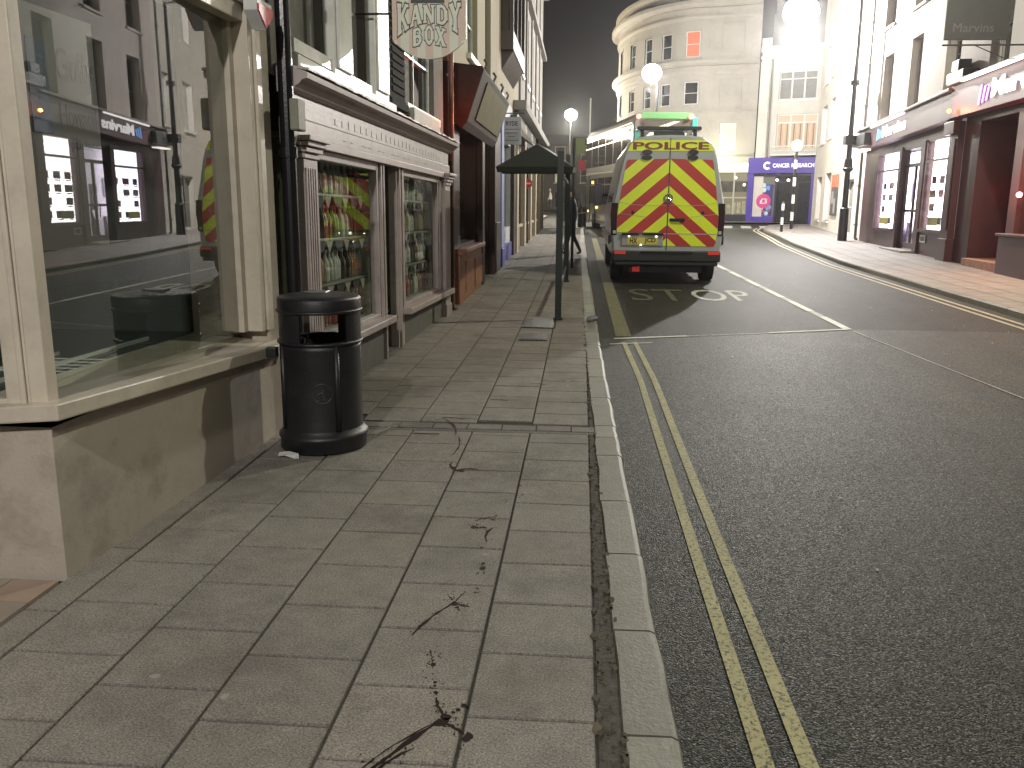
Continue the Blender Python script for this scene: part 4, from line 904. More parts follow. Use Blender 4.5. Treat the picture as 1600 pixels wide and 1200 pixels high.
for p, q in zip(E4, E4[1:]+E4[:1]): g.quad(p, q, (q[0]*.97+xm*.03, q[1]*.99+14*.01, q[2]-.07), (p[0]*.97+xm*.03, p[1]*.99+14*.01, p[2]-.07))
g.quad(*[(p[0], p[1], p[2]-.02) for p in E4])
for y in (11.55, 12.7, 13.85, 15, 16.1): g.box(xa+.06, xb-.03, y-.02, y+.02, zr(y)-.09, zr(y)-.03)
part('gutter', g, greenp, SH)
g = MB(); g.tube([R1, (R1[0], R1[1], R1[2]+.06)], .02, 8); g.tube([R2, (R2[0], R2[1], R2[2]+.06)], .02, 8); part('finial', g, greenp, SH)
g = MB(); g.quad((-.275, 11.6, .45), (-.275, 16.06, .55), (-.275, 16.06, 2.1), (-.275, 11.6, 1.95)); part('pane', g, glass('shelter_glass', (.86, .9, .88), .8, .02), SH)
g = MB(); g.box(-.29, -.26, 11.58, 16.07, .40, .45); g.box(-.29, -.26, 11.58, 16.07, 1.92, 1.97); part('rail', g, greenp, SH)
FLG = thing('bus_stop_flag', 'dull green bus stop flag on a pole beyond the shelter', 'sign', (-.18, 19, gz(19)))
g = MB(); g.tube([(-.2, 19, gz(19)), (-.2, 19, 2.95)], .03, 8); part('pole', g, greenp, FLG)
g = MB(); g.box(-.17, .03, 18.98, 19.02, 2.62, 2.95); part('flag', g, M('lime_grey_flag', (.22, .26, .12), .5), FLG)
g = MB(); g.box(-.1, .05, 18.98, 19.02, 2.28, 2.5); part('flag', g, M('flag_red', (.4, .04, .04), .4), FLG)
# ================================================================== LAMPS
lampw = emis('lamp_glow', (1, .97, .9), 60)
def street_lamp(base, head, power, col, label, arm=True, r=.07, fancy=False, glow=None, brad=.16, group='street lamps'):
    t = thing('street_lamp', label, 'street lamp', base, group)
    x, y, z = base; hx, hy, hz = head
    g = MB(); g.tube([(x, y, z), (x, y, z+.02), (x, y, z+1.1), (x, y, z+1.15), (x, y, hz+.0)], [r*1.7, r*1.6, r*1.5, r, r*.6], 12)
    if abs(hx-x)+abs(hy-y) > .05: g.tube([(x, y, hz-.05), ((x+hx)/2, (y+hy)/2, hz+.35), (hx, hy, hz+brad*.9+.04)], r*.45, 8)
    part('post', g, ironm, t)
    if fancy:
        g = MB(); g.tube([(x, y, z+2.35), (x, y, z+2.45), (x, y, z+2.5), (x, y, z+2.75), (x, y, z+2.8)], [r*1.2, r*1.9, r*1.5, r*1.3, r*1.1], 12); g.box(x-.2, x+.2, y-.16, y+.16, z+3.25, z+3.55); g.tube([(x, y, z+5.2), (x, y, z+5.35)], r*1.6, 12); part('collar', g, ironm, t)
    g = MB(); c_ = brad*.9; g.lathe([(.001, c_+.10), (.06, c_+.09), (.13, c_+.02), (.13, c_-.04)], head, 18); part('canopy', g, ironm, t, smooth=True)
    g = MB(); g.ball((head[0], head[1], head[2]+.02), brad, 12, sz=.9); part('lamp_globe', g, glow or lampw, t, smooth=True)  # a large brad swells the globe to stand in for lens bloom
    lampstar((hx, hy, hz-brad-.12), power, col, .12, t); return t
WARM = (1, .95, .82); GRN = (1.0, .99, .78); PNK = (1, .955, .90)
street_lamp((9.1, 31.3, gz(31.3)), (7.65, 33.5, 8.35), 8000, PNK, 'tall black lamp post with bracket arm on the right pavement', fancy=True, r=.10, brad=.62)
street_lamp((3.5, 44, gz(44)), (3.2, 44, 7.8), 1500, PNK, 'street lamp burning in front of the round white building behind the bus', r=.08, brad=.46)
street_lamp((-.95, 62, gz(62)), (-.93, 62, 7.65), 3800, WARM, 'farthest street lamp glaring against the dark sky left of the bus', r=.07, brad=.42)
street_lamp((6.7, -4.5, 0), (5.0, -4.5, 7.2), 400, GRN, 'street lamp over the road behind the viewer', r=.08)
street_lamp((-1.95, -4.5, 0), (-1.2, -4.5, 6.2), 2000, PNK, 'street lamp on the left pavement behind the viewer', r=.06)
WLP = thing('wall_lamp', 'street lamp on a wall bracket high above the shops on the right', 'street lamp', (8.5, 13.2, 8.4))
g = MB(); g.tube([(8.7, 13.2, 8.0), (7.6, 13.2, 8.7), (6.3, 13.2, 8.75)], .04, 8); part('bracket', g, ironm, WLP); g = MB(); g.ball((6.3, 13.2, 8.5), .2, 8); part('lamp_globe', g, lampw, WLP, smooth=True); lampstar((6.3, 13.2, 8.15), 2100, GRN, .12, WLP)
tp = thing('thin_aerial_pole', 'thin pale pole with a small light standing beyond the bus front', 'pole', (.35, 58, gz(58)))
g = MB(); g.tube([(.38, 58, gz(58)), (.38, 58, 8.3)], .045, 8); part('pole', g, M('pale_pole', (.4, .4, .38), .4), tp)
# floodlight on the white building behind the van
FLD = thing('wall_floodlight', 'bright floodlight washing the white wall above the cream shop behind the van', 'lamp', (7.6, 50.2, 4.2))
g = MB(); g.box(7.45, 7.75, 50.1, 50.3, 4.1, 4.2); part('housing', g, steel, FLD); g = MB(); g.box(7.47, 7.73, 50.12, 50.28, 4.2, 4.22); part('lens', g, emis('flood_glow', (1, .98, .7), 30), FLD)
lampstar((7.6, 50.1, 4.45), 90, (1, .98, .68), .1, FLD)

# ================================================================== ROUND WHITE CORNER BUILDING
drstone = M('cream_grey_stucco', (.40, .375, .33), .8, var=.08, scale=1.5, bump=.15, bscale=30, stain=(.25, .22, .19), stscale=.7, stamt=.5)
DR = thing('round_corner_building', 'large white stuccoed corner building with curved end, cornices and blind panels', 'building', (7.2, 52, gz(51)))
EC = (7.2, 60.3); EA, EB = 5.0, 9.0
def ep(ph, d=0):  # ph=0 faces the camera, 90 faces left
    x = EC[0]-(EA+d)*sin(ph); y = EC[1]-(EB+d)*cos(ph); return x, y
FX = Face((9.2, 50.6), (14.2, 48.6)); FD = Face((7.2, 51.3), (9.55, 50.62))
ZT = 13.4
lev = [.4, 4.4, 5.0, 6.4, 7.2, 8.45, 9.6, 9.75, 11.15, 12.4, ZT]
wd = {14: 4.6, 31: 3.4, 45: 3.0, 60: 3.0, 78: 3.0}
def inwin(phd, z):
    for c, h in wd.items():
        if abs(phd-c) < h and any(a-1e-3 <= z <= b+1e-3 for a, b in ((7.2, 8.45), (9.75, 11.15), (4.4+.3, 6.4))): return True
    return False
angs = sorted({0, 104, *[c+s*h for c, h in wd.items() for s in (-1, 1)], *range(0, 105, 4)}); zs = [.4, 4.4, 4.7, 6.4, 7.2, 8.45, 9.75, 11.15, ZT]
g = MB()
for a, b in zip(angs, angs[1:]):
    for e, f in zip(zs, zs[1:]):
        if inwin((a+b)/2, (e+f)/2): continue
        A = ep(radians(a)); B = ep(radians(b)); g.quad((*A, e), (*B, e), (*B, f), (*A, f))
ops = [(.65, 2.0, 4.9, 6.35), (0, 0, 0, 0)]
wall(g, FD, 0, 2.44, .4, ZT, [(.45, 1.35, 4.75, 6.15)], .18)
g.quad(*[(x, y, ZT) for x, y in [ep(radians(a)) for a in (0, 30, 60, 90, 104)]]+[(4, 66, ZT), (9.6, 66, ZT), (9.55, 50.62, ZT)])
part('wall', g, drstone, DR)
for c, h in wd.items():
    A = ep(radians(c+h), -.15); B = ep(radians(c-h), -.15); Fw = Face(A, B)
    for (a, b, pm) in ((7.2, 8.45, darkglass), (9.75, 11.15, redcurt if c == 14 else darkglass), (4.7, 6.4, palecurt if c == 14 else darkglass)):
        window(DR, Fw, 0, Fw.L, a, b, .0, 1, 2, whitepaint, pm, False, fr=.05)
        w_ = MB(); w_.box(-.12, Fw.L+.12, .08, .22, a-.1, a-.01, Fw); w_.box(-.1, Fw.L+.1, .145, .19, b+.01, b+.09, Fw)
        part('window_moulding', w_, drstone, DR)
        w_ = MB()
        for zz in (0, 1): 
            pass
window(DR, FD, .45, 1.35, 4.75, 6.15, .18, 1, 2, whitepaint, palecurt, True)
g = MB()
def ring_band(z, h, d):
    for a, b in zip(range(0, 104, 4), range(4, 108, 4)):
        P = [(*ep(radians(t), dd), zz) for t in (a, b) for dd, zz in ((0, z), (d*.6, z), (d, z+h*.5), (d, z+h), (0, z+h))]
        for k in range(4): g.quad(P[k], P[k+1], P[k+6], P[k+5])
    g.prism([(0, z), (d*.6, z), (d, z+h*.5), (d, z+h), (0, z+h)], lambda d_, z_: FD(-.02, d_+.003, z_), lambda d_, z_: FD(2.4, d_+.003, z_))
for z, h, d in ((4.35, .2, .15), (6.75, .1, .06), (8.75, .3, .12), (9.25, .28, .4), (11.7, .22, .12), (12.3, .35, .5), (13.1, .3, .25)): ring_band(z, h, d)
part('cornice', g, drstone, DR)
g = MB()
for z0, z1 in ((9.85, 11.5), (6.95, 8.55)):   # blind panels
    for (a, b, e, f) in ((.3, 1.55, z0, z0+.05), (.3, 1.55, z1-.05, z1), (.3, .35, z0+.05, z1-.05), (1.5, 1.55, z0+.05, z1-.05)): g.box(a, b, .003, .05, e, f, FD)
part('blind_panel', g, drstone, DR)
# pier + right wing
WG = thing('white_wing_building', 'white three storey wing with wide sash windows above the purple charity shop', 'building', (9.6, 50.4, gz(50)))
ops = [(1.45, 3.45, 7.25, 8.75), (1.45, 3.6, 4.62, 6.5)]
g = MB(); wall(g, FX, .45, 5.4, .4, 9.9, ops, .16); shell(g, FX, .45, 5.4, .4, 9.9, 9); part('wall', g, wstone, WG)
window(WG, FX, *ops[0], .16, 3, 1, whitepaint, curtglass, True, bar=.09); window(WG, FX, *ops[1], .16, 3, 1, whitepaint, warmcurt, True, bar=.09)
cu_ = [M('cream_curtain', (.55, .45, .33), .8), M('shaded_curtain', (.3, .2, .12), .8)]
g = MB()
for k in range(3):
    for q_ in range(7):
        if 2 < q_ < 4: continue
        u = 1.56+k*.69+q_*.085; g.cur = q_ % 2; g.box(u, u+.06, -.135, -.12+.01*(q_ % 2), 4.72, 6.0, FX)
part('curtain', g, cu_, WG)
g = MB(); g.box(1.5, 3.55, -.10, -.06, 6.02, 6.09, FX); part('transom', g, whitepaint, WG); g = MB(); g.box(1.5, 3.4, -.10, -.06, 8.3, 8.36, FX); part('transom', g, whitepaint, WG)
g = MB(); g.box(.42, 5.4, .003, .25, 9.75, 10.05, FX); g.box(.42, 5.4, .003, .12, 9.4, 9.55, FX); g.box(1.4, 3.7, .003, .05, 8.2, 8.26, FX) if False else None; g.box(.42, .95, .003, .1, .4, 9.3, FX); g.box(.42, .95, .003, .1, 10.05, 10.5, FX); part('cornice', g, wstone, WG, bevel=.02)
g = MB(); g.box(.5, 5.4, -3.0, -2.5, 9.85, 12.2, FX); g.box(.5, 5.4, -9, -3.01, 9.85, 14.2, FX); part('attic', g, M('slate_grey_attic', (.17, .17, .165), .7), WG)
g = MB(); g.tube([FX(1.05, .1, 3.3), FX(1.05, .1, 9.4)], .05, 8); part('downpipe', g, M('grey_pipe', (.2, .19, .18), .6), WG)
g = MB(); g.box(1.3, 3.9, .02, .6, 4.28, 4.36, FX)
for k in range(22): g.box(1.3+k*.118, 1.325+k*.118, .55, .58, 4.36, 4.75, FX)
g.box(1.3, 3.9, .54, .6, 4.75, 4.8, FX); part('balcony_rail', g, whitepaint, WG)
# purple charity shop
PC = thing('charity_shop', 'purple charity shopfront with white lettering on its fascia across the junction', 'shop', (9.5, 50, gz(50)))
purp = M('purple_blue_paint', (.075, .045, .33), .4, var=.05, bump=.02)
g = MB(); g.box(.1, 5.0, .02, .28, 3.36, 4.2, FX); part('fascia', g, purp, PC, bevel=.01)
wl = emis('white_sign_letters', (1, 1, 1), .8, (.8, .8, .8))
text_part('lettering', 'CANCER', FX, 1.44, 2.34, 3.66, 3.88, .285, wl, PC, .01, .02); text_part('lettering', 'RESEARCH', FX, 2.44, 3.62, 3.66, 3.88, .285, wl, PC, .01, .02); text_part('lettering', 'UK', FX, 3.72, 4.02, 3.66, 3.88, .285, wl, PC, .01, .02)
g = MB()
for k in range(15):
    a = radians(50+k*260/14)
    for r_, s_ in ((.19, .03), (.13, .024)): g.lathe([(.001, .0), (s_, .0), (s_, .008), (.001, .008)], (0, 0, 0), 8, T=lambda x, y, z, a=a, r_=r_: FX(1.14+r_*cos(a)+x, .283+z, 3.77+r_*sin(a)+y))
part('logo', g, wl, PC)
g = MB(); g.box(.1, .42, .02, .2, .4, 3.36, FX); g.box(3.5, 5.0, .02, .2, .4, 3.36, FX); g.box(.42, 1.62, .02, .18, .4, 1.0, FX); part('frame', g, purp, PC, bevel=.01)
g = MB(); g.box(1.62, 1.75, .02, .2, .4, 3.36, FX); g.box(.42, 3.5, .02, .14, 3.2, 3.36, FX); g.box(1.75, 3.4, .02, .12, 2.85, 2.92, FX); g.box(2.75, 2.83, .02, .1, .6, 2.85, FX); part('door_frame', g, navy, PC)
g = MB(); g.quad(FX(.42, .04, 1.0), FX(1.62, .04, 1.0), FX(1.62, .04, 3.2), FX(.42, .04, 3.2)); part('pane', g, emis('dim_shop_inside', (.5, .5, .42), .10, (.10, .10, .09)), PC)
g = MB(); g.quad(FX(1.75, .04, .5), FX(3.5, .04, .5), FX(3.5, .04, 3.2), FX(1.75, .04, 3.2)); part('pane', g, M('door_glass_dark', (.03, .03, .035), .1, var=.5, scale=5), PC)
PO = thing('window_bubble_poster', 'poster of pink, blue and white discs reading three pounds in the charity shop window', 'poster', FX(1.0, .05, 1.8))
bc_ = [M('disc_pink', (.6, .05, .25), .5, bump=0), M('disc_blue', (.12, .35, .7), .5, bump=0), M('disc_white', (.6, .65, .7), .5, bump=0), M('disc_red', (.5, .06, .1), .5, bump=0), M('disc_navy', (.04, .03, .16), .5, bump=0)]
g = MB(); rr = random.Random(5)
g.cur = 4; g.box(.55, 1.5, .05, .055, 1.02, 2.75, FX)
k = 0
for i in range(46):
    u = rr.uniform(.6, 1.45); z = rr.uniform(1.06, 2.72)
    if sqrt((u-1.02)**2+(z-1.85)**2) < .40: continue
    g.cur = rr.choice((1, 2, 1, 3, 2, 4)); s_ = rr.uniform(.06, .125); k += 1
    g.lathe([(.001, .0), (s_, .0), (s_, .004), (.001, .004)], (0, 0, 0), 14, T=lambda x, y, z_, u=u, z=z, k=k: FX(u+x, .058+z_+.0007*k, z+y))
g.cur = 0; g.lathe([(.001, .0), (.40, .0), (.40, .006), (.001, .006)], (0, 0, 0), 24, T=lambda x, y, z_: FX(1.02+x, .095+z_, 1.85+y)); part('print', g, bc_, PO)
text_part('lettering', '£3', FX, .82, 1.22, 1.70, 2.0, .103, whitepaint, PO, .004, .03)
for u in (1.72, 2.32):
    t = thing('downlight', 'small round lit downlight under the %s part of the purple fascia' % ('left' if u < 2 else 'right'), 'lamp', FX(u, .3, 2.98)); g = MB(); g.ball(FX(u, .3, 2.98), .06, 8); part('bulb', g, emis('small_warm_bulb', (1, .95, .8), 14), t, smooth=True); g = MB(); g.tube([FX(u, .2, 3.06), FX(u, .3, 3.05)], .03, 8); part('holder', g, steel, t)
# cream lit shop to the left of it
LS = thing('cream_cafe_front', 'cream shopfront with lit white fascia partly behind the police van', 'shop', (8, 51, gz(51)))
cf = M('cream_front', (.45, .44, .36), .6)
g = MB(); g.box(-.6, 2.35, .02, .35, 3.95, 4.25, FD); part('canopy', g, cf, LS, bevel=.02)
g = MB(); g.box(-.4, 2.3, .02, .22, 3.45, 3.95, FD); part('fascia', g, emis('lit_cream_fascia', (1, .98, .82), 1.6, (.6, .6, .5)), LS)
g = MB(); g.box(-.4, 2.3, .02, .06, 1.1, 3.45, FD); part('window', g, emis('warm_dim_cafe', (.55, .42, .22), .22, (.08, .08, .05)), LS)
g = MB(); g.box(-.3, 2.2, .062, .066, 2.35, 2.95, FD); part('interior_counter', g, M('cafe_dark_shapes', (.05, .045, .03), .6, var=.9, scale=4), LS)
g = MB()
for k in range(9): g.box(-.3+k*.28, -.3+k*.28+.2, .062, .07, 1.15, 1.15+rs.uniform(.3, .75), FD)
part('interior_chairs', g, M('cafe_pale_shapes', (.35, .33, .22), .6, var=.5, scale=5), LS)
g = MB(); g.ball(FD(1.5, .08, 3.15), .07, 6); g.ball(FD(2.0, .08, 2.75), .06, 6); part('cafe_bulb', g, MC['small_warm_bulb'] if 'small_warm_bulb' in MC else emis('small_warm_bulb', (1, .95, .8), 14), LS)
g = MB()
for u in (-.4, .5, 1.4, 2.22): g.box(u, u+.09, .06, .16, 1.1, 3.45, FD)
g.box(-.4, 2.3, .06, .14, 2.0, 2.07, FD); part('frame', g, cf, LS)
g = MB(); g.box(-.4, 2.3, .02, .2, .4, 1.1, FD); part('stallriser', g, navy, LS)
g = MB(); g.tube([FD(1.95, .24, 3.62), FD(2.05, .24, 3.68), FD(2.1, .24, 3.8)], .018, 6); part('logo', g, navy, LS)

# ================================================================== RIGHT: WHITE BUILDING
FW_ = Face((11.35, 43.5), (9.85, 31.62)); 
WB = thing('white_corner_house', 'brightly lit plain white three storey house behind the lamp post', 'house', (10, 32, gz(32)))
ops = [(-.6, .9, .95, 2.95), (2.1, 3.8, .95, 3.05), (-.6, .9, 4.5, 6.2), (1.9, 3.3, 4.6, 6.3), (6.9, 8.3, 4.4, 6.3), (-.6, .9, 7.2, 8.9), (2.0, 3.4, 7.3, 9), (6.8, 8.2, 7.85, 9.7), (7.6, 9.6, .5, 2.6), (10, 11.2, 4.4, 6.3)]
ops = [(a, b, e, f) for a, b, e, f in ops]
g = MB(); wall(g, FW_, -2.0, 11.95, .2, 13, ops, .22); shell(g, FW_, -2.0, 11.95, .2, 13, 9); part('wall', g, wstone, WB)
for k, o in enumerate(ops): window(WB, FW_, *o, .22, 2, 2, whitepaint, M('pale_blind', (.45, .44, .42), .6) if k not in (8,) else darkglass, k != 8)
g = MB(); g.box(-2.2, 12.0, .003, .3, 12.6, 13.1, FW_); part('cornice', g, wstone, WB)
NB = thing('notice_board', 'dark notice board with orange heading on the white house wall', 'notice board', FW_(5.3, 0, 2))
g = MB(); g.box(4.55, 6.05, .01, .07, 1.2, 2.35, FW_); part('board', g, darkgrey, NB, bevel=.01)
g = MB(); g.box(4.55, 6.05, .01, .075, 2.355, 2.9, FW_); part('heading', g, M('orange_heading', (.5, .12, .05), .5), NB, bevel=.01)
g = MB(); g.box(4.8, 5.3, .072, .076, 1.7, 2.2, FW_); g.box(5.4, 5.85, .072, .076, 1.3, 1.9, FW_); part('notice', g, M('grey_notice', (.3, .3, .3), .6), NB)
downpipe(9.72, 31.9, gz(32), 12, .05, 'grey downpipe between the white house and the estate agents', M('grey_down_pipe', (.16, .15, .15), .5))
# ================================================================== RIGHT: ESTATE AGENTS BUILDING
FRt = Face((9.75, 31.5), (8.6, 14))   # u runs towards the camera
UB = thing('pinkish_townhouse', 'tall pinkish white townhouse above the lit estate agents', 'house', (9.7, 31, 4))
ops = [(1.3, 2.4, 4.15, 6.3), (4.2, 5.25, 4.3, 6.35), (7.3, 8.4, 4.4, 6.4), (10.3, 11.4, 4.6, 6.5), (.95, 2.15, 7.2, 9.0), (4.1, 5.25, 7.2, 9.0), (7.2, 8.3, 7.2, 9), (10.2, 11.3, 7.2, 9)]
g = MB(); wall(g, FRt, -.05, 17.5, 3.9, 12, ops, .3); shell(g, FRt, -.05, 17.5, 3.9, 12, 9); part('wall', g, wstone2, UB)
for k, o in enumerate(ops): window(UB, FRt, *o, .3, 2, 2, M('grey_sash', (.3, .29, .27), .5), M('grey_window', (.07, .07, .068), .12, var=.3, scale=2), k > 3, wstone2)
g = MB(); g.box(-.1, 17.6, .003, .3, 11.5, 12, FRt); part('cornice', g, wstone2, UB)
MV = thing('estate_agents', 'maroon estate agents shop with bright white window displays and glazed double door', 'shop', (9.6, 27, gz(27)))
g = MB(); ops = [(1.75, 4.05, .92, 3.2), (4.4, 6.2, .35, 3.2), (6.6, 8.5, .98, 3.3)]
wall(g, FRt, -.05, 9.0, .1, 3.9, ops, .2); part('wall', g, maroon, MV)
g = MB(); g.box(0, 9.05, .02, .32, 3.40, 4.05, lambda u, d, z: FRt(u, d, z+.028*u)); part('fascia', g, M('maroon_fascia_gloss', (.13, .06, .075), .42, var=.1, bump=.02), MV, bevel=.01)
g = MB(); g.box(-.1, 9.1, .02, .42, 4.05, 4.12, lambda u, d, z: FRt(u, d, z+.028*u)); part('cornice', g, M('pale_moulding', (.35, .31, .3), .5), MV, bevel=.01)
g = MB(); g.box(1.9, 5.4, .36, .42, 4.0, 4.04, lambda u, d, z: FRt(u, d, z+.028*u)); part('sign_light', g, emis('tube_light', (1, .95, .92), 4), MV)
g = MB(); g.box(.0, 1.6, .10, .5, 3.55, 3.95, FRt); part('side_console', g, darkgrey, MV, bevel=.03)
g = MB(); g.box(.3, 1.3, .2, .5, 3.40, 3.44, FRt); part('soffit_light', g, emis('soffit_glow', (1, .9, .85), 5), MV)
cool = emis('display_backlight', (.93, .90, 1), 11, (.6, .6, .6)); warmw = emis('display_backlight_warm', (1, .96, .93), 10, (.6, .6, .6))
cardm = [M('card_print_%d' % i, c, .5, var=.5, scale=12, bump=0) for i, c in enumerate(((.10, .09, .11), (.12, .08, .22), (.30, .10, .12), (.35, .38, .2), (.55, .5, .1), (.5, .5, .52)))]
def display(a, b, e, f, mt, seed):
    g = MB(); g.quad(FRt(a, -.18, e), FRt(b, -.18, e), FRt(b, -.18, f), FRt(a, -.18, f)); part('lit_backdrop', g, mt, MV)
    rr = random.Random(seed); g = MB(); nc = 3; cw = (b-a)/nc; z = e+.12
    while z < f-.9:
        for k in range(nc):
            if rr.random() < .2: continue
            g.cur = rr.choice((0, 0, 1, 2, 3, 5)); w_ = cw*rr.uniform(.45, .75); h = .2; u = a+cw*k+(cw-w_)/2; g.box(u, u+w_, -.15, -.145, z, z+h, FRt)
            g.cur = 0; g.box(u+w_*.1, u+w_*.8, -.15, -.146, z-.055, z-.03, FRt)
        z += .36
    g.cur = 4; g.box(a+cw*.3, a+cw*1.5, -.13, -.12, e+.1, e+.32, FRt)
    part('property_cards', g, cardm, MV)
    g = MB(); g.quad(FRt(a, -.05, e), FRt(b, -.05, e), FRt(b, -.05, f), FRt(a, -.05, f)); part('pane', g, litglass, MV)
    g = MB(); g.box(a-.07, a, -.08, .03, e, f, FRt); g.box(b, b+.07, -.08, .03, e, f, FRt); g.box(a, b, -.08, .03, f-.55, f-.49, FRt); g.box(a-.1, b+.1, -.08, .1, e-.08, e-.004, FRt); part('window_frame', g, maroon, MV)
display(1.75, 4.05, .92, 3.2, cool, 1); display(6.6, 8.5, .98, 3.3, warmw, 2)
g = MB(); g.quad(FRt(2.5, -.55, .35), FRt(6.2, -.55, .35), FRt(6.2, -.55, 3.2), FRt(2.5, -.55, 3.2)); part('interior_wall', g, emis('office_inside', (1, .93, 1), 1.6, (.6, .55, .6)), MV)
g = MB(); g.box(3.4, 3.8, -.52, -.5, 1.7, 2.3, FRt); g.box(4.3, 4.8, -.52, -.5, 1.3, 2.1, FRt); g.box(3.3, 4.0, -.5, -.4, .5, 1.1, FRt); g.box(5.0, 5.3, -.52, -.5, 1.9, 2.3, FRt); part('office_furniture', g, M('mauve_furniture', (.15, .12, .2), .5), MV)
g = MB(); g.prism([(4.75, .5), (5.35, .5), (5.35, 1.4)], lambda u, z: FRt(u, -.3, z), lambda u, z: FRt(u, -.28, z)); part('office_board', g, MC['mauve_furniture'], MV)
g = MB()
for a, b in ((4.4, 4.48), (5.26, 5.36), (6.12, 6.2)): g.box(a, b, -.16, -.10, .38, 2.7, FRt)
g.box(4.48, 6.12, -.16, -.10, .38, .55, FRt); g.box(4.4, 6.2, -.16, -.09, 2.7, 2.8, FRt); g.box(4.48, 6.12, -.15, -.11, 1.42, 1.5, FRt); g.box(4.2, 4.4, -.1, .06, .3, 3.3, FRt); g.box(6.2, 6.55, -.1, .06, .3, 3.35, FRt)
dm = part('door', g, maroon, MV, bevel=.005)
g = MB(); g.tube([FRt(5.22, -.06, 1.1), FRt(5.22, -.04, 1.45)], .015, 8); part('handle', g, steel, dm)
g = MB(); g.quad(FRt(4.48, -.13, .55), FRt(6.12, -.13, .55), FRt(6.12, -.13, 2.7), FRt(4.48, -.13, 2.7)); g.quad(FRt(4.4, -.13, 2.8), FRt(6.2, -.13, 2.8), FRt(6.2, -.13, 3.2), FRt(4.4, -.13, 3.2)); part('pane', g, litglass, dm)
g = MB(); g.box(4.2, 6.4, .0, .4, .12, .36, FRt); part('doorstep', g, M('step_stone', (.3, .27, .25), .6), MV)
g = MB(); g.box(6.75, 7.2, .005, .03, .62, .82, FRt); g.cur = 1; g.box(6.83, 7.12, .03, .035, .66, .78, FRt); part('letterbox_plate', g, [M('white_plate', (.6, .6, .6), .5), darkgrey], MV)
g = MB(); g.box(8.72, 9.3, .003, .16, .2, 3.6, FRt); g.box(8.68, 9.34, .003, .2, .2, .8, FRt); g.box(8.82, 9.2, .16, .19, 1.0, 3.2, FRt); g.box(8.66, 9.36, .16, .3, 3.3, 3.6, FRt); part('pilaster', g, maroon, MV, bevel=.01)
g = MB(); g.box(8.75, 9.9, .02, .4, 4.45, 4.72, FRt); g.box(8.9, 9.4, .05, .35, 4.72, 5.0, FRt); part('console_box', g, ironm, MV, bevel=.03)
def mlogo(par, F, u, z, s, d, mat):
    g = MB()
    for k in range(3): g.prism([(u+k*s*.42, z+s*.05*k), (u+k*s*.42+s*.2, z+s*.05*k), (u+k*s*.42+s*.38, z+s*(.85-.1*k)), (u+k*s*.42+s*.18, z+s*(.85-.1*k))], lambda a, b: F(a, d, b), lambda a, b: F(a, d+.015, b))
    part('logo', g, mat, par)
mlogo(MV, FRt, 2.45, 3.62, .42, .325, emis('blue_logo_glow', (.15, .45, 1), 2.2))
text_part('lettering', 'Marvins', FRt, 3.1, 5.5, 3.66, 4.0, .33, emis('white_logo_glow', (1, .97, .95), 2.6), MV, .02, .03, slope=.028)
# second bay
MR = thing('maroon_corner_premises', 'maroon premises with recessed dark doorway and second lit fascia at the right edge', 'shop', (9, 20, gz(20)))
g = MB(); ops = [(10.25, 12.3, .35, 3.5), (12.7, 15.5, 1.0, 3.5)]; wall(g, FRt, 9.3, 17.5, .0, 3.9, ops, .9); part('wall', g, maroon, MR)
g = MB(); g.box(9.08, 17.5, .02, .34, 3.66, 4.42, FRt); part('fascia', g, M('red_brown_fascia', (.17, .06, .07), .42, var=.1, bump=.02), MR, bevel=.01)
g = MB(); g.box(9.0, 17.5, .02, .44, 4.42, 4.5, FRt); part('cornice', g, MC['pale_moulding'], MR, bevel=.01)
g = MB(); g.box(10.0, 16, .40, .46, 4.40, 4.43, FRt); g.box(10.0, 16, .30, .33, 4.44, 4.46, FRt) if False else None; part('sign_light', g, MC['tube_light'], MR)
mlogo(MR, FRt, 10.9, 3.78, .5, .345, emis('violet_logo_glow', (.65, .2, .9), 2.0)); text_part('lettering', 'Marvins', FRt, 11.65, 14.4, 3.86, 4.25, .35, MC['white_logo_glow'], MR, .02, .03)
g = MB(); g.box(10.25, 12.3, -.9, -.85, .35, 3.5, FRt); g.box(10.5, 12.0, -.85, -.8, .5, 1.5, FRt); g.box(10.5, 12.0, -.85, -.8, 1.7, 3.0, FRt); part('door', g, brownw, MR, bevel=.01)
g = MB(); g.box(10.3, 12.5, -.85, .12, .12, .40, FRt); part('doorstep', g, terra, MR, bevel=.01)
g = MB(); g.box(12.45, 15.6, -.1, .18, .1, .98, FRt); g.box(12.4, 15.7, -.1, .24, .98, 1.04, FRt); part('stallriser', g, maroon, MR, bevel=.01)
g = MB(); g.box(12.7, 15.5, -.85, -.8, 1.0, 3.5, FRt); part('backdrop', g, M('amber_brown_inside', (.12, .06, .03), .6), MR)
g = MB(); g.quad(FRt(12.7, -.1, 1.04), FRt(15.5, -.1, 1.04), FRt(15.5, -.1, 3.5), FRt(12.7, -.1, 3.5)); part('pane', g, litglass, MR)
BX = thing('cream_boxes', 'two cream cartons stacked in the right hand window', 'box', FRt(13.2, -.3, 1.04)); g = MB(); g.box(12.85, 13.7, -.45, -.2, 1.045, 1.18, FRt); g.box(12.87, 13.68, -.45, -.21, 1.185, 1.32, FRt); part('carton', g, M('cream_card', (.6, .5, .3), .7), BX, bevel=.005)
NL = thing('red_neon_lamp', 'bright red lamp glowing at the window edge far right', 'lamp', FRt(12.95, .05, 1.8)); g = MB(); g.ball(FRt(12.95, .07, 1.82), .055, 8); part('bulb', g, emis('neon_red_core', (1, .25, .3), 25), NL, smooth=True); g = MB(); g.tube([FRt(12.95, -.08, 1.82), FRt(12.95, .05, 1.82)], .04, 8); part('holder', g, ironm, NL)
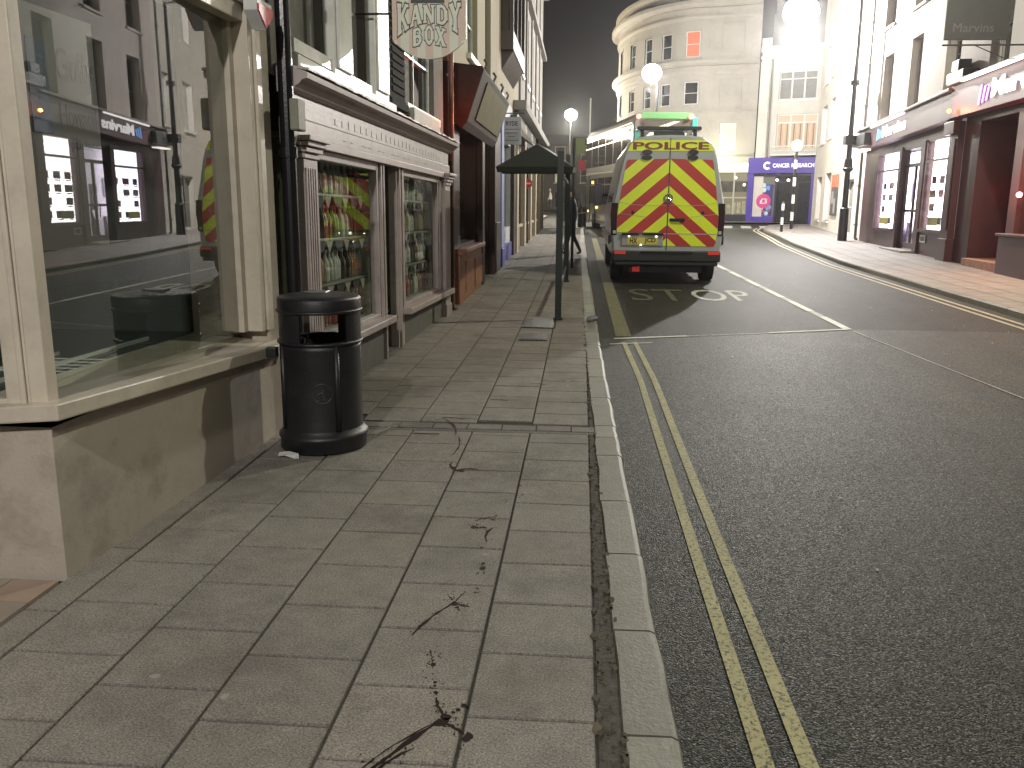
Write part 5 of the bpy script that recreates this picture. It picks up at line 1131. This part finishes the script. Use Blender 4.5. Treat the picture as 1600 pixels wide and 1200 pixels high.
lampstar(FRt(12.8, .5, 1.9), 40, (1, .03, .06), .05, NL)
g = MB(); g.ball(FRt(9.35, .44, 3.82), .05, 8); OL = part('orange_fascia_lamp', g, emis('orange_core', (1, .3, .05), 12), smooth=True); tag(set_origin(OL, FRt(9.35, .44, 3.82)), 'tiny orange lamp at the left end of the right fascia', 'lamp'); 
lo = bpy.data.lights.new('lamp_light', 'POINT'); lo.energy = 8; lo.color = (1, .25, .04); lo.shadow_soft_size = .04; q = bpy.data.objects.new('lamp_light', lo); C.objects.link(q); q.parent = OL; q.location = Vector(FRt(9.6, .6, 3.8))-Vector(FRt(9.35, .44, 3.82))
def area(loc, rot, sx, sy, p, col, par):
    l = bpy.data.lights.new('lamp_light', 'AREA'); l.shape = 'RECTANGLE'; l.size = sx; l.size_y = sy; l.energy = p; l.color = col
    o = bpy.data.objects.new('lamp_light', l); C.objects.link(o); o.parent = par; o.location = Vector(loc)-org(par); o.rotation_euler = rot; return o
# amber light from the right window on the pavement
area(FRt(14.3, .3, 3.4), (0, radians(-25), radians(-4)), .5, 2.6, 170, (1, .62, .32), MR)
# dark projecting sign
DS = thing('projecting_sign', 'big dark rectangular projecting sign on an iron bracket high on the right', 'sign', (8.0, 19.2, 5))
FQ = Face((7.28, 19.2), (8.53, 19.2)); g = MB(); g.box(0, 1.25, -.06, 0, 4.9, 6.1, FQ); part('board', g, M('charcoal_sign', (.035, .033, .033), .4, var=.15), DS, bevel=.008)
text_part('lettering', 'Marvins', FQ, .15, .95, 5.05, 5.22, .001, M('dim_sign_letters', (.09, .085, .085), .5), DS, .004)
g = MB(); g.tube([(7.25, 19.2, 4.8), (8.95, 19.2, 4.8)], .018, 8); g.tube([(7.25, 19.2, 6.2), (8.95, 19.2, 6.2)], .018, 8); g.tube([(7.9, 19.2, 4.79), (8.95, 19.2, 4.35)], .010, 6)
for x in (7.4, 8.4): g.tube([(x, 19.2, 4.8), (x, 19.2, 4.9)], .01, 6)
part('bracket', g, ironm, DS)
# crossing furniture
def striped(t, x, y, z0, z1, r, n_, first=0):
    g = MB(); 
    for k in range(n_): g.cur = (k+first) % 2; a = z0+(z1-z0)*k/n_; b = z0+(z1-z0)*(k+1)/n_; g.tube([(x, y, a), (x, y, b)], r, 12)
    return part('pole', g, [blackm, whitepaint], t)
BL = thing('belisha_beacon', 'black and white striped crossing beacon with glowing amber globe by the white house', 'beacon', (9.58, 40.8, gz(40.8))); striped(BL, 9.55, 40.8, gz(40.8), 4.0, .07, 9)
g = MB(); g.ball((9.55, 40.8, 4.25), .24, 10); part('globe', g, emis('amber_globe', (1, .62, .25), 9), BL, smooth=True)
lampstar((9.3, 40.5, 4.25), 90, (1, .6, .3), .2, BL)
BO = thing('striped_bollard', 'short black and white striped bollard at the crossing kerb', 'bollard', (8.5, 38.1, gz(38))); striped(BO, 8.52, 38.1, gz(38), 1.7, .06, 4)
g = MB(); g.ball((8.52, 38.1, 1.7), .065, 8); part('cap', g, blackm, BO, smooth=True)

# ================================================================== BACKGROUND BUILDINGS across the junction
BD = thing('far_dark_buildings', 'dim three storey street frontage across the junction beyond the shelter', 'building', (-3, 82, gz(82)))
Fb = Face((-18, 84), (4, 82)); ops = [(1.0+k*2.4, 2.0+k*2.4, z, z+1.3) for k in range(8) for z in (3.6, 5.6)]
g = MB(); wall(g, Fb, 0, 22, .8, 7.0, ops+[(1+k*3.6, 3.6+k*3.6, 1.3, 2.8) for k in range(5)], .2); shell(g, Fb, 0, 22, .8, 7.0, 8); part('wall', g, M('dim_brick', (.055, .047, .04), .9, var=.3), BD)
for k, o in enumerate(ops): window(BD, Fb, *o, .2, 1, 2, MC['grey_sash'], palecurt if k in (9, 12) else darkglass)
for k in range(5): window(BD, Fb, 1+k*3.6, 3.6+k*3.6, 1.3, 2.8, .2, 2, 1, brownw, warmcurt if k == 3 else darkglass)
g = MB(); g.prism([(.2, 7.0), (-7.8, 7.0), (-4, 8.2)], lambda d, z: Fb(0, d, z), lambda d, z: Fb(22, d, z)); part('roof', g, M('slate', (.012, .012, .013), .9), BD)
for (x, h, lb) in ((-.1, .95, 'black bollard on the far pavement left of the bus'), (.1, .9, 'second black bollard close to the bus front')):
    t = thing('bollard', lb, 'bollard', (x, 44+x*5, gz(44)), 'black bollards near the bus'); y_ = 44+x*5; z_ = gz(y_); g = MB(); g.tube([(x, y_, z_-.1), (x, y_, z_+.7), (x, y_, z_+.78), (x, y_, z_+h)], [.11, .10, .13, .08], 12); part('post', g, ironm, t)
    g = MB(); g.tube([(x, y_, z_+.55), (x, y_, z_+.6)], .112, 12); part('band', g, whitepaint, t)
BARR = thing('far_fence', 'low dark railings beside the far road left of the shelter post', 'fence', (-3, 76, gz(76)))
g = MB()
for k in range(30): g.tube([(-9+k*.3, 77.5, gz(77)), (-9+k*.3, 77.5, gz(77)+1)], .025, 5)
g.tube([(-9, 77.5, gz(77)+1), (-.3, 77.5, gz(77)+1)], .04, 6); part('rail', g, ironm, BARR)
SL = thing('side_street_lamp', 'street lamp hidden round the corner lighting the junction road', 'street lamp', (-7, 60, gz(60))); g = MB(); g.tube([(-7, 60, gz(60)), (-7, 60, 6.5)], .06, 8); part('post', g, ironm, SL); g = MB(); g.ball((-7, 60, 6.7), .18, 8); part('lamp_globe', g, lampw, SL, smooth=True); lampstar((-7, 60, 6.3), 11000, (1, .85, .6), .15, SL)

# ================================================================== POLICE VAN
VX, VY = 1.63, 16.9; VZ = gz(VY)-.1
V = thing('police_van', 'white police van with red and yellow chevrons on its rear doors, parked at the kerb', 'van', (VX, VY, VZ))
V.rotation_euler = (0, 0, 0)
SC = [(.36, .93), (.50, 1.0), (.62, 1.035), (.9, 1.055), (1.30, 1.075), (1.52, 1.06), (1.9, .985), (2.3, .905), (2.52, .845), (2.66, .76), (2.75, .62), (2.79, .35), (2.80, 0)]
def vsec(y, sxw=1, zt=2.8, inset=0):
    P = []
    for z, x in SC:
        zz = .36+(z-.36)*(zt-.36)/2.44; P.append((x*sxw-inset*(1 if x > 0 else 0), y, zz))
    L = [(VX+x, VY+yy, VZ+z) for x, yy, z in P]; R = [(VX-x, VY+yy, VZ+z) for x, yy, z in P[-2::-1]]
    return L+R
secs = [vsec(0, .965, 2.765), vsec(.02, .985, 2.785), vsec(.07, 1.0, 2.8), vsec(1.5), vsec(3.0), vsec(4.3, 1, 2.8), vsec(4.7, 1, 2.7), vsec(5.25, .98, 2.0), vsec(5.5, .97, 1.5), vsec(6.0, .95, 1.25), vsec(6.2, .85, 1.1)]
g = MB()
for A, B in zip(secs, secs[1:]):
    for k in range(len(A)-1): g.quad(A[k], A[k+1], B[k+1], B[k])
    g.quad(A[-1], A[0], B[0], B[-1])
g.quad(*secs[0]); g.quad(*secs[-1])
vanw = M('van_white_paint', (.42, .44, .45), .28, var=.03, bump=.0, coat=.4)
vb = part('body', g, vanw, V, weld=True)
FV = Face((VX, VY), (VX+5, VY)); FVz = lambda u, d, z: FV(u, d, VZ+z)
# chevrons
def clip(poly, a, b, c, keep=1):  # keep a*x+b*y+c >=0
    out = []
    for i in range(len(poly)):
        p, q = poly[i], poly[(i+1) % len(poly)]; fp = a*p[0]+b*p[1]+c; fq = a*q[0]+b*q[1]+c
        if fp >= 0: out.append(p)
        if fp*fq < 0: t = fp/(fp-fq); out.append((p[0]+(q[0]-p[0])*t, p[1]+(q[1]-p[1])*t))
    return out
redf = M('red_reflective', (.50, .035, .03), .35, var=.04, bump=0); yelf = M('yellow_reflective', (.82, .95, .03), .35, var=.04, bump=0)
for s_ in (-1, 1):
    pan = [(.012, .73), (.90, .73), (.93, .80), (.955, 1.05), (.955, 1.35), (.93, 1.5), (.87, 1.95), (.815, 2.28), (.79, 2.34), (.012, 2.36)]
    if s_ < 0: pan = [(.012, .73), (.12, .73), (.12, .985), (.955, .985), (.955, 1.35), (.93, 1.5), (.87, 1.95), (.815, 2.28), (.79, 2.34), (.012, 2.36)]
    g = MB(); P_ = .245; sl = .85; z = 2.36-P_*1.0+P_*6
    pieces = [pan] if s_ > 0 else [[(.012, .73), (.12, .73), (.12, .985), (.012, .985)], [(.012, .985), (.955, .985), (.955, 1.35), (.93, 1.5), (.87, 1.95), (.815, 2.28), (.79, 2.34), (.012, 2.36)]]
    k = -5
    while k < 9:
        top = 2.36-k*P_; bot = top-P_
        for pc in pieces:
            q = clip(pc, -sl, -1, top); q = clip(q, sl, 1, -bot) if len(q) > 2 else q
            if len(q) > 2:
                g.cur = 1 if k % 2 == 0 else 0
                g.prism([(s_*x, z_) for x, z_ in q], lambda x, z_: FVz(x, .004, z_), lambda x, z_: FVz(x, .0075, z_))
        k += 1
    part('chevron_panel', g, [redf, yelf], V)
g = MB(); g.prism([(-.80, 2.50), (.80, 2.50), (.76, 2.60), (.66, 2.70), (-.66, 2.70), (-.76, 2.60)], lambda x, z: FVz(x, .002, z), lambda x, z: FVz(x, .006, z)); part('yellow_band', g, yelf, V)
text_part('lettering', 'POLICE', FVz, -.70, .72, 2.525, 2.665, .0065, M('dark_red_letters', (.22, .03, .02), .4, bump=0), V, .003, .03)
g = MB()   # seams and trim lines
dkl = M('dark_seam', (.03, .03, .03), .6, bump=0)
g.box(-.006, .006, .001, .011, .66, 2.74, FVz)
part('door_seam', g, dkl, V)
g = MB(); gl = M('pale_trim', (.45, .45, .45), .4, bump=0)
g.box(-.955, .955, .0076, .0105, .955, .972, FVz)
for s_ in (-1, 1):
    pts = [(s_*.03, 1.50), (s_*.4, 1.49), (s_*.7, 1.51), (s_*.93, 1.56)]; g.tube([FVz(x, .0085, z) for x, z in pts], .004, 5)
    pts = [(s_*.40, 1.24), (s_*.44, 1.28), (s_*.6, 1.30), (s_*.95, 1.34)]; g.tube([FVz(x, .0085, z) for x, z in pts], .004, 5)
part('body_crease', g, gl, V)
g = MB(); g.box(-.86, -.07, .004, .02, .73, .955, FVz); part('plate_recess', g, M('silver_trim', (.35, .35, .34), .4), V, bevel=.01)
g = MB(); g.box(-.86, -.07, .02, .05, .93, .975, FVz); part('plate_lamp_bar', g, blackm, V)
g = MB(); g.box(-.75, -.17, .02, .026, .755, .905, FVz); npl = part('number_plate', g, M('plate_yellow', (.62, .52, .10), .4, bump=0), V)
text_part('lettering', 'HX', FVz, -.70, -.56, .775, .885, .0265, blackm, npl, .002, .02); text_part('lettering', 'JCD', FVz, -.42, -.21, .775, .885, .0265, blackm, npl, .002, .02)
g = MB()
for x, z in ((-.72, .905), (-.2, .905), (-.49, .74)): g.box(x-.012, x+.012, .027, .035, z, z+.015, FVz)
part('plate_lamp', g, emis('plate_light', (1, .98, .85), 12), V); lampstar(FVz(-.49, .2, .92), .2, (1, .95, .8), .03, V)
g = MB(); g.box(-1.02, 1.02, -.1, .12, .44, .64, FVz); g.box(-.98, .98, -.1, .10, .36, .44, FVz); g.box(-.5, .5, .10, .15, .60, .645, FVz); part('bumper', g, M('black_bumper', (.022, .022, .022), .55, var=.2), V, bevel=.03)
for s_, nm in ((-1, 'left'), (1, 'right')):
    g = MB(); g.box(s_*.89-.11, s_*.89+.11, .11, .128, .575, .635, FVz); part('reflector', g, M('red_reflector', (.75, .05, .04), .25, bump=0, emit=(1, .1, .05), es=.12), V, bevel=.004)
    g = MB(); pts = [(s_*.96, .93), (s_*1.065, .93), (s_*1.085, 1.3), (s_*1.07, 1.54), (s_*.945, 1.54), (s_*.96, 1.3)]; g.prism(pts, lambda x, z: FVz(x, -.14, z), lambda x, z: FVz(x, .012, z)); tl = part('tail_light', g, M('smoked_tail_light', (.035, .014, .014), .15, bump=0), V, bevel=.01)
    g = MB(); g.box(s_*1.0-.03, s_*1.0+.03, .012, .016, .96, 1.02, FVz); part('reversing_lens', g, M('clear_lens', (.5, .5, .45), .2, bump=0), tl)
    g = MB()
    for z in (2.22+.14, 2.22+.24): 
        g.lathe([(.001, .0), (.05, .0), (.045, .03), (.001, .03)], (0, 0, 0), 14, T=lambda x, y, z_, z=z: FVz(s_*.43+x*2.0, .002+z_, z+.02+y))
    part('vent', g, blackm, V)
    g = MB(); g.lathe([(.001, .0), (.034, .0), (.030, .012), (.001, .012)], (0, 0, 0), 14, T=lambda x, y, z_: FVz(s_*.66+x, .008+z_, 1.36+y)); part('door_button', g, blackm, V)
    g = MB(); g.box(s_*.88-.03, s_*.88+.03, .002, .02, 1.95, 2.1, FVz) if False else None
    g = MB(); g.box(s_*1.06-.005, s_*1.06+.006, -3.2, -.4, 1.55, 2.1, lambda x, d, z: FVz(x-s_*(z-1.55)*.26, d, z)); part('side_window', g, darkglass, V)
    g = MB(); g.box(s_*1.09-.02, s_*1.09+.02, -5.9, -.2, .75, .92, FVz); part('side_moulding', g, blackm, V)
    t_ = MB(); t_.tube([FVz(s_*1.0, -4.95, 1.75), FVz(s_*1.16, -4.9, 1.72)], .03, 8); t_.box(s_*1.24-.10, s_*1.24+.10, -5.0, -4.86, 1.5, 2.0, FVz); part('wing_mirror', t_, blackm, V, bevel=.03)
    for yy in (.95, 4.95):
        t_ = MB(); t_.lathe([(.20, -.12), (.33, -.125), (.355, -.09), (.358, 0), (.355, .09), (.33, .125), (.20, .12)], (0, 0, 0), 28, T=lambda x, y, z_, yy=yy: FVz(s_*.90+z_, -yy+x, .36+y)); wh = part('wheel', t_, rubber, V, smooth=True)
        t_ = MB(); t_.lathe([(.001, s_*.06), (.08, s_*.09), (.2, s_*.07), (.205, s_*.11)], (0, 0, 0), 20, T=lambda x, y, z_, yy=yy: FVz(s_*.90+z_, -yy+x, .36+y)); part('rim', t_, steel, wh, smooth=True)
g = MB(); g.lathe([(.060, .0), (.085, .0), (.085, .014), (.060, .014)], (0, 0, 0), 24, T=lambda x, y, z_: FVz(x, .011+z_, 1.63+y))
for k in range(3): a = radians(90+120*k); g.tube([FVz(0, .018, 1.63), FVz(.065*cos(a), .018, 1.63+.065*sin(a))], .006, 6)
part('emblem', g, M('chrome', (.55, .55, .55), .2, 1, bump=0), V)
g = MB(); g.box(.04, .33, .008, .02, 1.195, 1.255, FVz); g.box(.1, .32, .02, .045, 1.205, 1.235, FVz); part('door_handle', g, blackm, V, bevel=.01)
g = MB(); g.box(-.65, .65, .0, .06, .30, .38, FVz) if False else g.box(-.7, .7, -.35, -.1, .22, .36, FVz); g.tube([FVz(-.5, -.02, .30), FVz(-.5, -.5, .32)], .04, 8); part('tow_bar', g, blackm, V)
g = MB(); g.box(-.64, -.5, .02, .05, .24, .33, FVz); part('rear_fog_lamp', g, M('fog_red', (.6, .03, .03), .3, emit=(1, .05, .03), es=.15), V)
g = MB(); g.box(-.62, .60, -.75, -.25, 2.90, 2.97, FVz); g.box(-.55, -.48, -.6, -.3, 2.76, 2.91, FVz); g.box(.45, .52, -.6, -.3, 2.76, 2.91, FVz); g.box(-.3, .28, -.35, -.2, 2.79, 2.88, FVz); lb = part('light_bar', g, M('smoked_light_bar', (.03, .035, .035), .2, bump=0), V, bevel=.02)
g = MB(); g.box(-.30, .45, -2.2, -1.2, 2.80, 2.86, FVz); g.tube([FVz(.2, -.9, 2.8), FVz(.2, -.9, 2.95)], .03, 8); part('roof_pod', g, M('grey_roof_pod', (.12, .12, .12), .5), V, bevel=.02)

# ================================================================== DOUBLE-DECKER BUS
BU = thing('double_decker_bus', 'green and silver double-decker bus angled left ahead of the police van', 'bus', (1.86, 33.7, gz(33.7)-.1))
ang = radians(8.9)
def TB(x, y, z):  # x from rear-left corner to right, y forward, z up
    return (1.86+x*cos(ang)-y*sin(ang), 33.7+x*sin(ang)+y*cos(ang), gz(33.7)-.1+z*1.05+y*.012)
bw_, bl, bh = 2.45, 11.2, 4.45
silver = M('bus_silver_paint', (.22, .225, .21), .3, var=.06, bump=.0, coat=.3); bgreen = M('bus_green_paint', (.16, .42, .14), .3, var=.05, bump=0, coat=.3); bteal = M('bus_teal_paint', (.05, .35, .27), .3, bump=0)
def bsec(y, ins=0):
    prof = [(0+ins, .3), (0+ins, 4.0), (.05+ins, 4.25), (.18+ins, 4.4), (.4, 4.45), (bw_-.4, 4.45), (bw_-.18-ins, 4.4), (bw_-.05-ins, 4.25), (bw_-ins, 4.0), (bw_-ins, .3)]
    return [TB(x, y, z) for x, z in prof]
g = MB(); ss = [bsec(0, .04), bsec(.06, .01), bsec(.15), bsec(bl-.3), bsec(bl, .08)]
for A, B in zip(ss, ss[1:]):
    for k in range(len(A)-1): g.quad(A[k], A[k+1], B[k+1], B[k])
    g.quad(A[-1], A[0], B[0], B[-1])
g.quad(*ss[0]); g.quad(*ss[-1]); part('body', g, silver, BU, weld=True)
g = MB(); g.box(.25, bw_-.25, -.03, .0, 4.2, 4.42, TB); part('rear_top_panel', g, bgreen, BU, bevel=.02)
g = MB(); g.box(bw_-.24, bw_-.03, -.03, .0, 2.9, 4.25, TB); g.box(.03, .24, -.03, .0, 2.9, 3.9, TB); part('rear_corner_panel', g, bteal, BU, bevel=.02)
g = MB(); g.box(.3, bw_-.3, -.02, .0, 2.5, 4.17, TB); part('rear_window', g, M('bus_rear_glass', (.10, .085, .065), .06, var=.6, scale=2, bump=0, spec=1), BU)
g = MB()
FBt = lambda u, d, z: TB(u, -.022-d, z)
text_part('lettering', 'ARMSTRONG', FBt, .75, 2.0, 3.62, 3.82, 0, emis('white_bus_ad', (1, 1, 1), 1.0, (.8, .8, .8)), BU, .004, .02)
g = MB(); g.prism([(.45, 3.6), (.8, 3.9), (1.5, 4.12), (1.75, 4.12), (1.2, 3.9), (1.0, 3.86), (.7, 3.6)], lambda x, z: TB(x, -.021, z), lambda x, z: TB(x, -.0245, z)); part('rear_graphic', g, M('pale_ad_graphic', (.6, .6, .5), .4, emit=(1, 1, .85), es=.35), BU)
for x in (.16, bw_-.3):
    g = MB(); g.ball(TB(x, -.03, 4.28), .085, 8); part('marker_light', g, emis('bus_red_light', (1, .10, .06), 14 if x < 1 else 3), BU, smooth=True)
for zz, hh in ((2.75, 1.15), (1.15, 1.1)):
    for k in range(6):
        g = MB(); y0 = .5+k*1.78; g.box(bw_, bw_+.012, y0, y0+1.62, zz, zz+hh, TB); part('side_window', g, M('bus_side_glass', (.05, .05, .045), .05, var=.4, scale=1.2, bump=0, spec=1), BU); g = MB(); g.box(-.012, .0, y0, y0+1.62, zz, zz+hh, TB); wn = part('side_window', g, M('bus_side_glass', (.05, .05, .045), .05, var=.4, scale=1.2, bump=0, spec=1), BU)
        g = MB(); g.box(-.02, -.012, y0, y0+1.62, zz+hh*.72, zz+hh*.76, TB); part('vent_bar', g, steel, wn)
g = MB(); g.box(-.02, 0, .2, bl-.3, 2.42, 2.5, TB); g.box(-.02, 0, .2, bl-.3, 4.05, 4.1, TB); part('waist_trim', g, M('pale_bus_trim', (.22, .22, .2), .4), BU)
g = MB(); g.box(-.03, -.005, bl-1.5, bl-.5, .25, 2.4, TB); part('entrance_door', g, blackm, BU)
for y0 in (2.6, 8.4):
    for x in (.12, bw_-.12):
        g = MB(); g.lathe([(.2, -.14), (.46, -.14), (.48, 0), (.46, .14), (.2, .14)], (0, 0, 0), 24, T=lambda a, b, c_, x=x, y0=y0: TB(x+c_, y0+a, .48+b)); wh = part('wheel', g, rubber, BU, smooth=True)
        g = MB(); g.lathe([(.001, -.1), (.2, -.15), (.25, -.13)], (0, 0, 0), 16, T=lambda a, b, c_, x=x, y0=y0: TB(x+(c_ if x < 1 else -c_), y0+a, .48+b)); part('rim', g, steel, wh, smooth=True)
for y0, z0, nm in ((7.6, .95, 'orange'), (9.9, .75, 'orange')):
    g = MB(); g.box(-.04, -.0, y0, y0+.12, z0, z0+.08, TB); part('side_marker', g, emis('amber_marker', (1, .5, .08), 12), BU)
g = MB(); g.box(-.03, -.0, 8.6, 9.1, 2.02, 2.15, TB); part('route_display', g, emis('amber_display', (1, .65, .1), 2.5), BU)

# ================================================================== PEOPLE
def person(label, loc, joints, radii, edges, zones, mats, headc, headr, hair=None, group=None):
    root = thing('person', label, 'person', loc)
    me = bpy.data.meshes.new('sk'); me.from_pydata(joints, edges, []); o = bpy.data.objects.new('sk', me); C.objects.link(o)
    md = o.modifiers.new('s', 'SKIN'); 
    for v, r_ in zip(me.skin_vertices[0].data, radii): v.radius = (r_[0], r_[1]) if hasattr(r_, '__len__') else (r_, r_)
    me.skin_vertices[0].data[0].use_root = True
    sb = o.modifiers.new('d', 'SUBSURF'); sb.levels = 2; sb.render_levels = 2
    bpy.context.view_layer.update(); b = bpy.data.meshes.new_from_object(o.evaluated_get(bpy.context.evaluated_depsgraph_get())); bpy.data.objects.remove(o)
    b.name = 'body'; b.materials.clear()
    for q in mats: b.materials.append(q)
    for p in b.polygons: p.use_smooth = True; p.material_index = zones(p.center)
    bo_ = bpy.data.objects.new('body', b); C.objects.link(bo_); bo_.parent = root
    if hair:
        g = MB(); c = Vector(headc)+Vector(loc); g.ball((c.x, c.y, c.z+.035), headr*1.08, 10, sx=.82, sy=1.0, sz=.95); part('hair', g, hair, root, smooth=True)
    return root
# joints (x,y,z) local, side-on walk along x
def human(dirx, white=False):
    s = dirx
    J = [(0, 0, .93), (0, 0, 1.12), (.02*s, 0, 1.33), (.03*s, 0, 1.46), (.05*s, 0, 1.56), (.07*s, 0, 1.66), (.07*s, 0, 1.74),
         (.0, .09, .90), (.10*s, .10, .50), (.19*s, .10, .10), (.19*s, .1, .05), (.31*s, .1, .035),
         (.0, -.09, .90), (-.02*s, -.10, .50), (-.20*s, -.10, .13), (-.22*s, -.1, .07), (-.11*s, -.1, .035),
         (.02*s, .19, 1.41), (-.08*s, .23, 1.14), (.02*s, .22, .92), (.04*s, .22, .86),
         (.02*s, -.19, 1.41), (.06*s, -.24, 1.14), (.20*s, -.22, .96), (.23*s, -.22, .90),
         (.13*s, 0, 1.655)]
    R = [(.15, .13), (.145, .12), (.165, .125), (.10, .08), .058, (.088, .078), .06,
         .095, .062, .045, .045, .032, .095, .062, .045, .045, .032,
         .062, .045, .032, .03, .062, .045, .032, .03, .022]
    E = [(0, 1), (1, 2), (2, 3), (3, 4), (4, 5), (5, 6), (0, 7), (7, 8), (8, 9), (9, 10), (10, 11), (0, 12), (12, 13), (13, 14), (14, 15), (15, 16), (2, 17), (17, 18), (18, 19), (19, 20), (2, 21), (21, 22), (22, 23), (23, 24), (5, 25)]
    for base_ in (20, 24):  # five fingers per hand
        bx_, by_, bz_ = J[base_]
        for k in range(5):
            dy = (-.026+.013*k) if k < 4 else 0; L = [.075, .085, .08, .062, .05][k]
            if k < 4: a = (bx_+.015*s, by_+dy, bz_-.05); b = (bx_+.03*s, by_+dy*1.1, bz_-.05-L)
            else: a = (bx_+.03*s, by_, bz_-.01); b = (bx_+.055*s, by_, bz_-.05)
            i = len(J); J += [a, b]; R += [.010, .008]; E += [(base_, i), (i, i+1)]
    return J, R, E
jk = M('black_jacket', (.014, .014, .018), .7, bump=.2); tr = M('dark_teal_trousers', (.018, .03, .034), .8, bump=.2); sk = M('skin_tone', (.35, .2, .14), .5, bump=0); ws = M('white_shirt', (.62, .62, .6), .8); shoe = M('black_shoe', (.012, .012, .012), .5)
J, R, E_ = human(-1)
def zn(c): return 3 if c.z < .09 else (1 if c.z < .92 else (0 if c.z < 1.5 else 2)) if not (abs(c.y) > .17 and c.z < .93) else 2
person('person in black jacket and dark trousers walking beside the bus shelter', (-.24, 23.2, gz(23.2)), J, R, E_, zn, [jk, tr, sk, shoe], (-.07, 0, 1.68), .105, M('dark_hair', (.02, .015, .012), .7))
J, R, E_ = human(-1)
person('distant person in white top and black trousers at the far road', (-2.65, 73.5, gz(73.5)), J, R, E_, zn, [ws, jk, sk, shoe], (-.07, 0, 1.68), .105, M('grey_hair', (.3, .29, .27), .7))
# ================================================================== HAZE ADDED to stand in for lens bloom round the lamps
HZ = MB(); HZ.box(-70, 70, -16, 130, -1.2, 17); hz = struct('haze', HZ, bpy.data.materials.new('bloom_haze')); hz['kind'] = 'stuff'; hz['label'] = 'thin added haze that imitates lens bloom around the street lamps'; hz['category'] = 'haze'
hm = hz.data.materials[0]; hm.use_nodes = True; hn = hm.node_tree; hn.nodes.clear(); ho = hn.nodes.new('ShaderNodeOutputMaterial'); hv = hn.nodes.new('ShaderNodeVolumePrincipled')
hv.inputs['Density'].default_value = .0009; hv.inputs['Color'].default_value = (.9, .9, .9, 1); hv.inputs['Anisotropy'].default_value = .88; hn.links.new(hv.outputs[0], ho.inputs['Volume'])

# ------------------------------------------------------------------ separate detached pieces into parts of their own
SPLIT = {'bracket', 'cornice', 'pilaster', 'collar', 'finial', 'giant_pilaster', 'hood', 'window_surround', 'blind_panel', 'rear_corner_panel', 'plate_lamp', 'sign_light', 'cafe_bulb', 'side_window', 'gutter', 'display_shelf', 'sill', 'base', 'frame', 'downpipe', 'carton', 'opening', 'display_rail', 'rim', 'flag', 'notice', 'side_moulding'}
def split_part(o):
    me = o.data; n = len(me.vertices); par = list(range(n))
    def find(a):
        while par[a] != a: par[a] = par[par[a]]; a = par[a]
        return a
    for p in me.polygons:
        vs = list(p.vertices)
        for v in vs[1:]: par[find(v)] = find(vs[0])
    isl = {}
    for v in range(n): isl.setdefault(find(v), []).append(v)
    bb = []
    for r, vs in isl.items():
        P = [me.vertices[v].co for v in vs]; bb.append([[min(q[i] for q in P)-.012 for i in range(3)], [max(q[i] for q in P)+.012 for i in range(3)], {r}])
    ch = True
    while ch:
        ch = False
        for i in range(len(bb)):
            for j in range(i+1, len(bb)):
                a, b = bb[i], bb[j]
                if all(a[0][k] <= b[1][k] and b[0][k] <= a[1][k] for k in range(3)):
                    a[0] = [min(a[0][k], b[0][k]) for k in range(3)]; a[1] = [max(a[1][k], b[1][k]) for k in range(3)]; a[2] |= b[2]; bb.pop(j); ch = True; break
            if ch: break
    if len(bb) < 2 or len(bb) > 40: return
    base_name = o.name.split('.')[0]
    for k, (lo_, hi_, rs_) in enumerate(bb):
        bm = bmesh.new(); bm.from_mesh(me); bm.verts.ensure_lookup_table()
        dele = [v for v in bm.verts if find(v.index) not in rs_]; bmesh.ops.delete(bm, geom=dele, context='VERTS')
        m2 = bpy.data.meshes.new(base_name); bm.to_mesh(m2); bm.free()
        for q in me.materials: m2.materials.append(q)
        c = o.copy(); c.data = m2; c.name = base_name; C.objects.link(c); c.parent = o.parent
    for c in list(o.children): c.parent = o.parent
    bpy.data.objects.remove(o)
for o in [o for o in list(C.objects) if o.type == 'MESH' and o.parent and o.name.split('.')[0] in SPLIT and not o.children]: split_part(o)
